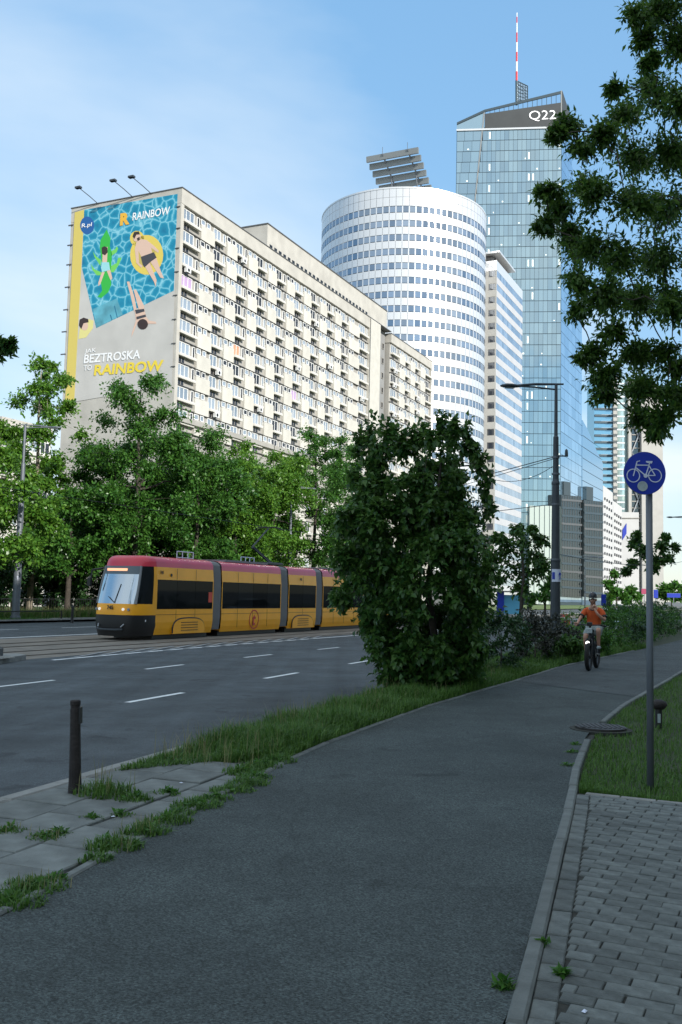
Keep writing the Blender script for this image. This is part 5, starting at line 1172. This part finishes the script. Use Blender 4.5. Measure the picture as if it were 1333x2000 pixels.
# ================================================================== street furniture
def lamp(name, label, x, y, z0, h, arm_dir, m_, rbase=.14, arm=2.0, group=None, tail=.25):
    root = thing(name, label, 'street lamp', (x, y, z0), 0, group)
    MB().lathe([(rbase*1.25, 0), (rbase*1.25, .25), (rbase, .3), (rbase*.92, h*.33), (rbase*.95, h*.33+.01), (rbase*.98, h*.33+.06), (rbase*.82, h*.335+.08), (rbase*.72, h*.62), (rbase*.8, h*.62+.01), (rbase*.8, h*.62+.06), (rbase*.6, h*.63+.08), (rbase*.52, h*.8), (rbase*.36, h*.805), (rbase*.3, h)], seg=14).build('post', m_, root, smooth=False)
    d = Vector(arm_dir).normalized(); T = Vector((0, 0, h))
    MB().tube([T-d*tail+Vector((0, 0, .03)), T+d*arm*.4+Vector((0, 0, .0)), T+d*arm*.75+Vector((0, 0, -.06))], [.03, .045, .035], 6).build('arm', m_, root)
    MB().tube([T-Vector((0, 0, .16)), T+d*arm*.4-Vector((0, 0, .1)), T+d*arm*.72-Vector((0, 0, .08))], [.03, .03, .03], 6).build('arm_brace', m_, root)
    hd = MB(); p = T+d*arm*.86-Vector((0, 0, .09)); s = Vector((-d.y, d.x, 0)); rings = []
    for f_, w, hh in ((-.5, .03, .03), (-.3, .09, .06), (-.05, .16, .085), (.2, .17, .085), (.42, .1, .05), (.5, .02, .015)):
        rings.append([p+d*f_*.72+s*w*math.cos(a)+Vector((0, 0, hh*math.sin(a)*(1 if math.sin(a) > 0 else .6))) for a in [2*math.pi*k/10 for k in range(10)]])
    hd.loft(rings, closed=True); hdo = hd.build('lamp_head', m_, root, smooth=True)
    q_ = p+Vector((0, 0, -.05)); MB().prism([q_+d*.18+s*.1, q_+d*.18-s*.1, q_-d*.12-s*.09, q_-d*.12+s*.09], (0, 0, -.012)).build('lens', M['signgrey'], hdo)
    return root
lx = at(1085, 1200, 31)
rl_ = lamp('street_lamp', 'tall dark tram pole street lamp behind the purple shrubs, wires attached', lx.x, 31, 0, 8.75, (-1, -.03, 0), M['darksteel'], .17, 1.75)
MB().tube([(0, -.2, 6.35), (.35, -.2, 6.35)], .025, 5).build('camera_bracket', M['darksteel'], rl_); MB().lathe([(.05, 6.35), (.055, 6.42), (.045, 6.54), (.02, 6.58)], (.3, -.2, 0), 10).build('camera', M['darksteel'], rl_)
for z in (6.3, 5.75, 4.75, 2.95): MB().lathe([(.2-.012*z, z), (.2-.012*z, z+.06)], seg=14).build('clamp_band', M['midsteel'], rl_)
stk = MB(); w = .14
stk.loft([[(.185*math.sin(a)-.0, -.185*math.cos(a), z) for a in np.linspace(-.9, .9, 7)] for z in (2.25, 2.66)]); stk.build('sticker', M['signwhite'], rl_)
stk = MB(); stk.loft([[(.189*math.sin(a), -.189*math.cos(a), z) for a in np.linspace(-.8, -.3, 4)] for z in (2.33, 2.56)]); stk.build('sticker_mark', M['signblue'], rl_)
stk = MB(); stk.prism([(.09, -.21, 2.33), (.12, -.2, 2.33), (.12, -.2, 2.48), (.15, -.19, 2.48), (.1, -.21, 2.58), (.05, -.22, 2.48), (.09, -.21, 2.48)], (0, .02, 0)); stk.build('sticker_arrow', M['signblue'], rl_)
x, y = XY(-39.9, 41.85); ll_ = lamp('street_lamp', 'grey tapered street lamp standing on the far verge beside a low rail', x, y, -.25, 11.3, (.95, .05, 0), M['midsteel'], .23, 2.0)
stk = MB(); stk.loft([[(.215*math.sin(a), -.215*math.cos(a), z) for a in np.linspace(.1, .8, 5)] for z in (2.3, 2.55)]); stk.build('sticker', M['signwhite'], ll_)
x, y = XY(-38.9, 73.1); lamp('street_lamp', 'grey street lamp rising behind the tram among the trees', x, y, -.25, 11.2, (.95, .3, 0), M['midsteel'], .2, 2.2)
p = at(1352, 1200, 85); lamp('street_lamp', 'distant thin street lamp beyond the hedge along the path', p.x, 85, 0, 9.3, (-1, -.05, 0), M['darksteel'], .15, 2.2)
p = at(1143, 1200, 95); lamp('street_lamp', 'pale thin distant lamp in front of the podium blocks', p.x, 95, -.2, 6.2, (1, .05, 0), M['steel'], .08, 1.8)
# wires
def wire(label, a, b, sag=.25, r_=.012, extra=None):
    a, b = Vector(a), Vector(b); pts = [a.lerp(b, i/12)-Vector((0, 0, sag*4*(i/12)*(1-i/12))) for i in range(13)]
    root = thing('span_wire', label, 'wire', a); MB().tube([p-a for p in pts], r_, 5).build('cable', M['black'], root); return root
A1, A2 = Vector((lx.x-.1, 31, 6.33)), Vector((lx.x-.1, 31, 4.78)); mx_, my_ = XY(-38.9, 73.1)
w1 = wire('upper span wire from the tall dark pole over the road', A1, (mx_, my_, 8.6), .35, .016); MB().tube([(-2.2, 2.4, .02), (-2.9, 3.1, .04)], .03, 6).build('insulator', M['black'], w1)
wire('second upper span wire close under the first from dark pole', A1-Vector((0, 0, .06)), (mx_, my_, 8.2), .45, .012)
w1 = wire('lower span wire from the tall dark pole over the road', A2, (mx_, my_, 7.7), .3, .014); MB().tube([(-1.5, 1.6, .04), (-2.1, 2.3, .07)], .03, 6).build('insulator', M['black'], w1)
wire('slack loop of cable hanging from the dark pole top', A1-Vector((0, 0, .3)), A1+Vector((-2.4, 2.6, -.05)), .5, .01)
wire('long cable from the dark pole past the podium towards the hedge lamp', (lx.x+.12, 31, 3.15), (at(1352, 1200, 85).x, 85, 5.6), .5, .016)
x, y = XY(-24.2, 43.05)
x0, y0 = XY(-24.2, -5); x1, y1 = XY(-24.2, 160); wire('contact wire above the far tram track', (x0, y0, 5.06), (x1, y1, 5.06), 0.0, .009)
# bike sign
sg = ray(1271, 1538); q_ = -EYE/sg[2]; sx_, sy_ = sg[0]*q_, sg[1]*q_
sn = thing('cycle_sign', 'round blue cycle route sign on grey pole at lawn corner', 'road sign', (sx_, sy_, -.03), R(4))
MB().lathe([(.031, -.2), (.031, 3.05)], seg=16).build('pole', M['midsteel'], sn, smooth=True); MB().lathe([(.034, 3.05), (.034, 3.07), (.01, 3.08)], seg=16).build('cap', M['black'], sn)
zc = 2.92; CS = (-.065, -.05, zc)
dsk = MB().lathe([(.2, .0), (.2, .012), (.195, .014)], (CS[0], CS[1]-.014, CS[2]), 48, 0, 'y'); sd_ = dsk.build('disc', M['signblue'], sn)
rim = MB()
rim.tube([(CS[0]+.199*math.cos(a), CS[1]-.006, CS[2]+.199*math.sin(a)) for a in np.linspace(0, 2*math.pi, 49)], .0045, 6); rim.build('rim', M['steel'], sn)
yS = CS[1]-.0165
def SPt(u, v): return (CS[0]+(u-757)/1307*.1535*4.47*.96*(1.0)*.865, yS, CS[2]-(v-570)/1307*.1535*4.47*.96*.865)
KS = .4/770
def SPt(u, v): return (CS[0]+(u-757)*KS, yS, CS[2]-(v-570)*KS)
def ring(cx, cy_, ro_, ri_, nm):
    mb = MB()
    for k in range(32):
        a0, a1 = 2*math.pi*k/32, 2*math.pi*(k+1)/32
        mb.prism([SPt(cx+r_*math.cos(a), cy_+r_*math.sin(a)) for a, r_ in ((a0, ro_), (a1, ro_), (a1, ri_), (a0, ri_))], (0, -.0015, 0))
    mb.build(nm, M['signwhite'], sd_)
def bar(u0, v0, u1, v1, w, nm):
    d = Vector((u1-u0, v1-v0)).normalized(); s = Vector((-d.y, d.x))*w*.5
    MB().prism([SPt(u0+s.x, v0+s.y), SPt(u1+s.x, v1+s.y), SPt(u1-s.x, v1-s.y), SPt(u0-s.x, v0-s.y)], (0, -.0018, 0)).build(nm, M['signwhite'], sd_)
ring(540, 622, 125, 108, 'wheel_symbol'); ring(940, 608, 127, 110, 'wheel_symbol')
for b in ((540, 630, 610, 365, 20), (600, 430, 830, 425, 18), (592, 480, 760, 610, 22), (770, 610, 830, 430, 20), (825, 425, 945, 610, 20), (770, 612, 950, 608, 16), (610, 365, 665, 350, 16), (825, 430, 845, 380, 18), (775, 362, 895, 360, 26), (790, 372, 885, 384, 20)): bar(*b, 'bicycle_symbol')
MB().prism([SPt(768+38*math.cos(a), 618+38*math.sin(a)) for a in np.linspace(0, 2*math.pi, 20, endpoint=False)], (0, -.0024, 0)).build('crank_symbol', M['signwhite'], sd_)
MB().prism([SPt(710+94*math.cos(a), 808+90*math.sin(a)) for a in np.linspace(0, 2*math.pi, 28, endpoint=False)], (0, -.003, 0)).build('sticker', M['signgrey'], sd_)
for dz in (-.1, .1): MB().bbox(CS[0]-.05, .045, CS[1]+.0, -.02, zc+dz-.015, zc+dz+.015, .003).build('bracket', M['steel'], sn)
# bollard
bg_ = ray(147, 1549); q_ = -EYE/bg_[2]
bo = thing('bollard', 'dark weathered tapered bollard standing on the slabs beside the road kerb', 'bollard', (bg_[0]*q_, bg_[1]*q_, -.01)); bo.rotation_euler.y = R(-2.4)
MB().lathe([(.062, -.05), (.06, .0), (.052, .12), (.046, .4), (.043, .62), (.043, .7), (.040, .71), (.040, .73), (.044, .735), (.044, .765), (.036, .775)], seg=14).build('post', M['wood'], bo, smooth=False)
MB().bbox(.035, .052, -.03, .03, .58, .72, .004).build('hinge_plate', M['black'], bo); MB().tube([(-.16, .03, .0), (.2, .06, .004)], .012, 6).build('ground_bar', M['black'], bo)
# small mushroom path lamp behind the sign pole
pg2 = ray(1287, 1418); q_ = -EYE/pg2[2]
pc = thing('path_light', 'short dark mushroom-capped garden light on the lawn behind the sign pole', 'garden light', (pg2[0]*q_, pg2[1]*q_, -.03))
MB().lathe([(.045, 0), (.045, .26)], seg=14).build('stem', M['black'], pc); MB().lathe([(.07, .26), (.1, .29), (.115, .32), (.1, .36), (.05, .385), (.01, .39)], seg=18).build('cap', M['wood'], pc, smooth=True)
MB().bbox(-.03, .01, -.052, -.044, .08, .2, .002).build('label_plate', M['signgrey'], pc)
# far verge: low rail and bollards
rw = st('low_rail', 'knee-high dark tube rail around the grey lamp foot', 'railing', -39.3, 38.6, -.2)
MB().tube([(0, 0, .5), (0, 6.4, .5)], .03, 6).build('tube', M['black'], rw)
for y in (0, 6.4): MB().tube([(0, y, 0), (0, y, .52)], .045, 8).build('post', M['black'], rw)
gx = ray(141, 1217); q_ = (-.2-EYE)/gx[2]
fb2 = thing('bollard', 'slim black bollard at the paved gap in the far verge', 'bollard', (gx[0]*q_, gx[1]*q_, -.2)); MB().lathe([(.09, 0), (.075, .2), (.07, .85), (.085, .88), (.06, .95)], seg=12).build('post', M['black'], fb2)
gx = ray(2, 1282); q_ = (-.2-EYE)/gx[2]
ib = thing('kerb_block', 'dark block standing on the cobbled traffic island', 'block', (gx[0]*q_-.15, gx[1]*q_, -.19)); MB().bbox(-.25, .16, -.15, .15, 0, .22, .02).build('body', M['darksteel'], ib); MB().bbox(-.2, .11, -.1, .1, .22, .25, .01).build('top_plate', M['coping'], ib)
# ---- distant street details
def post_sign(px, Y, y0, y1, wpx, m_, label, ptop=None, name='road_sign'):
    a = at(px, y0, Y); b = at(px, y1, Y); w = wpx*Y/F/2; r = thing(name, label, 'road sign', (a.x, Y, -.3))
    MB().lathe([(.05, 0), (.05, a.z+.3)], seg=8).build('pole', M['steel'], r); MB().bbox(-w, w, -.1, -.05, b.z+.3, a.z+.3, .01).build('panel', m_, r); MB().box(-w-.02, w+.02, -.055, -.045, b.z+.28, a.z+.32).build('frame', M['steel'], r)
post_sign(1179, 70, 1161, 1182, 9, M['signblue'], 'narrow blue upright sign beyond the cyclist helmet')
post_sign(1316, 130, 1159, 1167, 26, M['signblue'], 'wide blue direction board beyond the hedge'); post_sign(1281, 110, 1152, 1168, 8, M['signblue'], 'small blue sign just past the sign pole')
post_sign(1259, 120, 1150, 1160, 12, mat('sign_magenta', (.35, .04, .10), .5), 'small red and magenta sign near the white building')
kp = at(985, 1180, 100); kk_ = thing('tram_shelter', 'blue lit tram stop shelter beyond the maple shrub', 'shelter', (kp.x, 100, -.3))
MB().box(-.75, .0, 0, .3, 0, 2.6).build('poster_case', M['signblue'], kk_); MB().box(.02, 1.7, .4, .45, .3, 2.3).build('glass_wall', mat('poster_cyan', (.12, .42, .62), .3), kk_); MB().box(-.8, 1.9, -.6, 1.2, 2.6, 2.72).build('roof', M['coping'], kk_); MB().box(1.7, 1.78, .4, .48, 0, 2.6).build('post', M['coping'], kk_)
def car(label, px, Y, col, hd):
    p = at(px, 1190, Y); r = thing('parked_car', label, 'car', (p.x, Y, -.3), hd); cm = mat('car_paint', col, .25, .1, coat=.5)
    MB().prism([(-.85, -2.1, .3), (-.85, -2.15, .7), (-.85, -1.3, .9), (-.85, 1.9, .95), (-.85, 2.1, .6), (-.85, 2.1, .3)], (1.7, 0, 0)).build('body', cm, r)
    MB().prism([(-.72, -1.2, .9), (-.66, -.5, 1.4), (-.66, 1.0, 1.45), (-.72, 1.8, .94)], (1.4, 0, 0)).build('cabin', M['tramglass'], r); MB().prism([(-.67, -.45, 1.4), (-.67, .95, 1.45), (-.67, .95, 1.5), (-.67, -.4, 1.46)], (1.34, 0, 0)).build('roof', cm, r)
    for s in (-1, 1):
        for y in (-1.3, 1.3):
            wh = MB().lathe([(.32, -.1), (.32, .1)], (s*.78, y, .32), 14, 0, 'x').build('wheel', M['rubber'], r); MB().lathe([(.19, .0), (.19, .105)], (s*.78, y, .32), 12, 0, 'x').build('rim', M['steel'], wh)
        MB().bbox(s*.6-.18, s*.6+.18, -2.17, -2.1, .55, .7, .01).build('headlight', M['signwhite'], r)
car('white car on the far carriageway beyond the cyclist', 1188, 60, (.72, .74, .75), -AZ+.1); car('dark car far down the street past the podium', 1222, 95, (.04, .045, .05), -AZ)
br = at(1100, 1185, 70); bb = thing('road_barrier', 'red and white plastic barrier beyond the dark pole', 'barrier', (br.x, 70, -.3), .2); MB().prism([(-.5, -.2, 0), (.5, -.2, 0), (.5, -.1, .9), (-.5, -.1, .9)], (0, .3, 0)).build('body', mat('barrier_red', (.55, .08, .07), .6), bb); MB().box(-.46, .46, -.19, -.1, .5, .68).build('stripe', M['mastwhite'], bb)
# ================================================================== cyclist
hx = ray(1150, 1311); q_ = -EYE/hx[2]; fx, fy = hx[0]*q_, hx[1]*q_
hx = ray(1171, 1303); q_ = -EYE/hx[2]; rx_, ry_ = hx[0]*q_, hx[1]*q_
hd = math.atan2(rx_-fx, ry_-fy)            # azimuth from front wheel to rear wheel
bk_ = thing('fat_bike', 'dark fat-tyred electric bicycle with lit front lamp ridden towards the lawn', 'bicycle', (fx, fy, .006), -hd)
WB = 1.14; WR = .34
def wheel(y, nm):
    w = MB(); k = 26; rings = []
    for i in range(k):
        a = 2*math.pi*i/k; ca, sa = math.cos(a), math.sin(a)
        rings.append([((.052*math.cos(b))*1.0, y+ca*(WR-.05+.05*math.sin(b)), WR+sa*(WR-.05+.05*math.sin(b))) for b in [2*math.pi*j/10 for j in range(10)]])
    rings.append(rings[0]); w.loft(rings, closed=True); wo_ = w.build(nm, M['rubber'], bk_, smooth=True)
    MB().lathe([(.25, -.035), (.265, -.035), (.265, .035), (.25, .035)], (0, y, WR), 22, 0, 'x').build('rim', M['black'], wo_) if False else None
    rm = MB(); rm.tube([(0, y+.255*math.cos(a), WR+.255*math.sin(a)) for a in np.linspace(0, 2*math.pi, 25)], .022, 6); rm.build('rim', M['darksteel'], wo_)
    sp2 = MB()
    for i in range(14): a = 2*math.pi*i/14; sp2.tube([(.03*(-1)**i, y, WR), (0, y+.25*math.cos(a), WR+.25*math.sin(a))], .003, 3)
    sp2.build('spokes', M['steel'], wo_); MB().lathe([(.05, -.06), (.05, .06)], (0, y, WR), 12, 0, 'x').build('hub', M['black'], wo_)
wheel(0, 'front_wheel'); wheel(WB, 'rear_wheel')
fr = MB()
for p_, r_ in (([(0, .42, .98), (0, .75, .45)], .035), ([(0, .22, .82), (0, .66, .38)], .04), ([(0, .66, .38), (0, .78, .9)], .024), ([(0, .2, .9), (0, .76, .78)], .03), ([(.06, .7, .38), (.07, WB, WR)], .016), ([(-.06, .7, .38), (-.07, WB, WR)], .016), ([(.03, .76, .76), (.07, WB, WR)], .013), ([(-.03, .76, .76), (-.07, WB, WR)], .013)): fr.tube(p_, r_, 8)
fr.build('frame', M['darksteel'], bk_)
fk_ = MB()
for s in (-1, 1): fk_.tube([(s*.075, 0, WR), (s*.075, .08, .72), (s*.03, .12, .76)], .022, 7)
fk_.tube([(0, .1, .72), (0, .22, 1.06)], .024, 8); fk_.build('fork', M['black'], bk_)
hb_ = MB().tube([(-.36, .3, 1.06), (-.2, .22, 1.09), (0, .2, 1.08), (.2, .22, 1.09), (.36, .3, 1.06)], .014, 8).build('handlebar', M['black'], bk_)
for s in (-1, 1): MB().tube([(s*.24, .24, 1.085), (s*.36, .3, 1.06)], .02, 8).build('grip', M['rubber'], hb_)
MB().bbox(-.06, .06, .12, .2, 1.06, 1.16, .02).build('display', M['black'], hb_)
MB().bbox(-.075, .075, .02, .1, .9, 1.02, .02).build('front_bag', M['signgrey'], bk_)
MB().lathe([(.03, -.03), (.042, -.01), (.042, .02)], (-.02, -.02, .66), 14, 0, 'y').build('front_lamp', mat('bike_lamp', (.9, .9, .9), .3, emit=(1, .97, .95), estr=8), bk_)
MB().prism([(-.09, .95, .93), (.09, .95, .93), (.05, .72, .92), (.02, .62, .91), (-.02, .62, .91), (-.05, .72, .92)], (0, 0, .05)).build('saddle', M['black'], bk_)
MB().lathe([(.1, .035), (.1, .045)], (.02, .68, .38), 16, 0, 'x').build('chainring', M['darksteel'], bk_)
for s, dz, dy in ((1, .15, -.05), (-1, -.15, .05)):
    MB().tube([(s*.06, .68, .38), (s*.1, .68+dy, .38+dz)], .012, 6).build('crank', M['darksteel'], bk_); MB().bbox(s*.15-.05, s*.15+.05, .68+dy-.05, .68+dy+.05, .38+dz-.012, .38+dz+.012, .004).build('pedal', M['black'], bk_)
# rider: +x in the bike frame is the viewer's right (his left)
pr_ = thing('person', 'cyclist in orange t-shirt, grey shorts and black helmet touching his chin strap', 'person', (fx, fy, .006), -hd)
def skin(name, verts, edges, rad, m_, parent, root=0, sub=2):
    me = bpy.data.meshes.new(name); me.from_pydata([tuple(v) for v in verts], edges, []); o = link(name, me, parent); me.materials.append(m_)
    md = o.modifiers.new('skin', 'SKIN'); sv = me.skin_vertices[0].data
    for i, r_ in enumerate(rad):
        sv[i].radius = (r_ if isinstance(r_, tuple) else (r_, r_)); sv[i].use_root = (i == root)
    md.use_smooth_shade = True; sb2 = o.modifiers.new('sub', 'SUBSURF'); sb2.levels = sub; sb2.render_levels = sub; return o
V = [(0, .82, 1.0), (0, .80, 1.18), (0, .74, 1.36), (0, .70, 1.47), (0, .66, 1.55), (0, .62, 1.65), (0, .61, 1.74),      # 0-6 spine, neck, head
     (-.19, .72, 1.43), (-.29, .55, 1.24), (-.33, .34, 1.10), (-.33, .30, 1.085),                                           # 7-10 his right arm to grip
     (.19, .72, 1.43), (.29, .60, 1.20), (.15, .42, 1.34), (.06, .44, 1.49),                                                # 11-14 his left arm to chin
     (-.1, .80, .96), (-.15, .42, .80), (-.15, .62, .38), (-.15, .70, .25),                                                 # 15-18 right leg (down)
     (.1, .80, .96), (.17, .38, .97), (.15, .52, .62), (.15, .62, .54)]                                                      # 19-22 left leg (up)
E_ = [(0, 1), (1, 2), (2, 3), (3, 4), (4, 5), (5, 6), (3, 7), (7, 8), (8, 9), (9, 10), (3, 11), (11, 12), (12, 13), (13, 14), (0, 15), (15, 16), (16, 17), (17, 18), (0, 19), (19, 20), (20, 21), (21, 22)]
Rd = [(.15, .12), (.14, .11), (.17, .11), (.12, .09), .055, (.075, .09), (.078, .095), .06, .042, .03, .028, .06, .042, .033, .027, .09, .062, .04, .04, .09, .062, .042, .04]
bd_ = skin('body', V, E_, Rd, M['skin'], pr_)
skin('t_shirt', [(0, .82, .97), (0, .80, 1.18), (0, .74, 1.36), (0, .705, 1.46), (-.19, .72, 1.42), (-.265, .6, 1.29), (.19, .72, 1.42), (.265, .64, 1.28)], [(0, 1), (1, 2), (2, 3), (3, 4), (4, 5), (3, 6), (6, 7)], [(.19, .15), (.185, .15), (.2, .14), (.12, .1), .08, .072, .08, .072], M['shirt'], pr_)
skin('shorts', [(0, .83, 1.0), (-.1, .80, .97), (-.145, .45, .83), (.1, .80, .97), (.165, .43, .97)], [(0, 1), (1, 2), (0, 3), (3, 4)], [(.17, .14), .115, .09, .115, .09], M['shorts'], pr_)
for s, a, b in ((-1, (-.15, .645, .33), (-.15, .58, .215)), (1, (.15, .55, .60), (.15, .50, .52))):
    skin('sock', [a, (a[0], a[1]+.04, a[2]-.1)], [(0, 1)], [.048, .046], M['sock'], pr_, sub=1)
    skin('shoe', [(b[0], b[1]+.14, b[2]+.03), (b[0], b[1]+.06, b[2]+.03), (b[0], b[1]-.06, b[2]+.02), (b[0], b[1]-.12, b[2]+.015)], [(0, 1), (1, 2), (2, 3)], [.04, .045, .042, .03], M['signgrey'], pr_, sub=1)
for s, a, b in ((-1, (-.258, .612, 1.302), (-.272, .59, 1.278)), (1, (.258, .652, 1.296), (.272, .636, 1.268))): MB().tube([a, b], [.078, .077], 12).build('sleeve_trim', M['black'], pr_)
MB().tube([(-.075, .60, 1.475), (-.04, .575, 1.45), (0, .566, 1.435), (.04, .575, 1.45), (.075, .60, 1.475)], .012, 6).build('collar_trim', M['black'], pr_)
hl = MB(); rings = []
for f_, r_ in ((-.02, .112), (.03, .115), (.07, .105), (.11, .075), (.132, .03)):
    rings.append([(r_*.9*math.cos(a), .62+r_*1.15*math.sin(a)+.01, 1.755+f_) for a in [2*math.pi*k/16 for k in range(16)]])
hl.loft(rings, closed=True); hl.add([rings[-1][k] for k in range(16)], [tuple(range(16))]); he = hl.build('helmet', M['helmet'], pr_, smooth=True)
MB().prism([(-.085, .53, 1.745), (.085, .53, 1.745), (.06, .46, 1.735), (-.06, .46, 1.735)], (0, 0, .015)).build('visor', M['helmet'], he)
for s in (-1, 1):
    MB().tube([(s*.082, .58, 1.74), (s*.07, .56, 1.66), (.0, .555, 1.575)], .006, 4).build('strap', M['black'], he)
    MB().lathe([(.012, -.006), (.014, 0), (.004, .004)], (s*.03, .518, 1.705), 8, 0, 'y').build('eye', M['black'], pr_); MB().bbox(s*.083-.012, s*.083+.012, .6, .65, 1.66, 1.72, .008).build('ear', M['skin'], pr_)
MB().prism([(-.012, .525, 1.66), (.012, .525, 1.66), (0, .53, 1.71)], (0, -.03, 0)).build('nose', M['skin'], pr_); MB().bbox(-.025, .025, .517, .528, 1.625, 1.634, .002).build('mouth', mat('lips', (.35, .12, .1), .6), pr_)
# hands: palm plus five curled fingers each
for nm, c, dirn, up_ in (('hand', (-.33, .285, 1.075), Vector((-.9, .35, -.1)), Vector((0, -.5, .85))), ('hand', (.05, .455, 1.52), Vector((.5, -.2, .8)), Vector((-.6, .6, .3)))):
    c = Vector(c); d = dirn.normalized(); u_ = (up_-d*up_.dot(d)).normalized(); w_ = d.cross(u_)
    vs = [c-u_*.03, c+u_*.02]; ed = [(0, 1)]; rd = [.03, .036]
    for k in range(4):
        o_ = d*(.03-.02*k); L_ = (.034, .038, .036, .028)[k]; i0 = len(vs)
        vs += [c+o_+u_*.045, c+o_+u_*(.045+L_)-w_*.012, c+o_+u_*(.045+L_*.9)-w_*.045]; ed += [(1, i0), (i0, i0+1), (i0+1, i0+2)]; rd += [.011, .0095, .008]
    i0 = len(vs); vs += [c-u_*.005+d*.045-w_*.01, c+u_*.03+d*.06-w_*.03]; ed += [(0, i0), (i0, i0+1)]; rd += [.013, .01]
    skin(nm, vs, ed, rd, M['skin'], pr_, 0, 1)

# litter on the paving
for px, py, lab in ((354, 1530, 'scrap of white paper lying where slabs meet the verge grass'), (1142, 1977, 'crumpled white paper scrap on the brick paving'), (222, 1596, 'tiny pale paper scrap on a pavement slab')):
    v = ray(px, py); q_ = -EYE/v[2]; mb = MB(); P = [(rp_.uniform(-.03, .03), rp_.uniform(-.022, .022), rp_.uniform(.004, .022)) for _ in range(5)]
    mb.add([(-.03, -.01, .002), (.025, -.02, .004), (.035, .012, .003), (-.01, .022, .005), (.0, .0, .024), (.014, .008, .016)], [(0, 1, 4), (1, 5, 4), (1, 2, 5), (2, 3, 5), (3, 4, 5), (3, 0, 4)])
    link('paper_scrap', mb.mesh('paper_scrap', M['signwhite']), None, (v[0]*q_, v[1]*q_, .004), rp_.uniform(0, 6), lab, 'litter').scale = (.55, .55, .4)
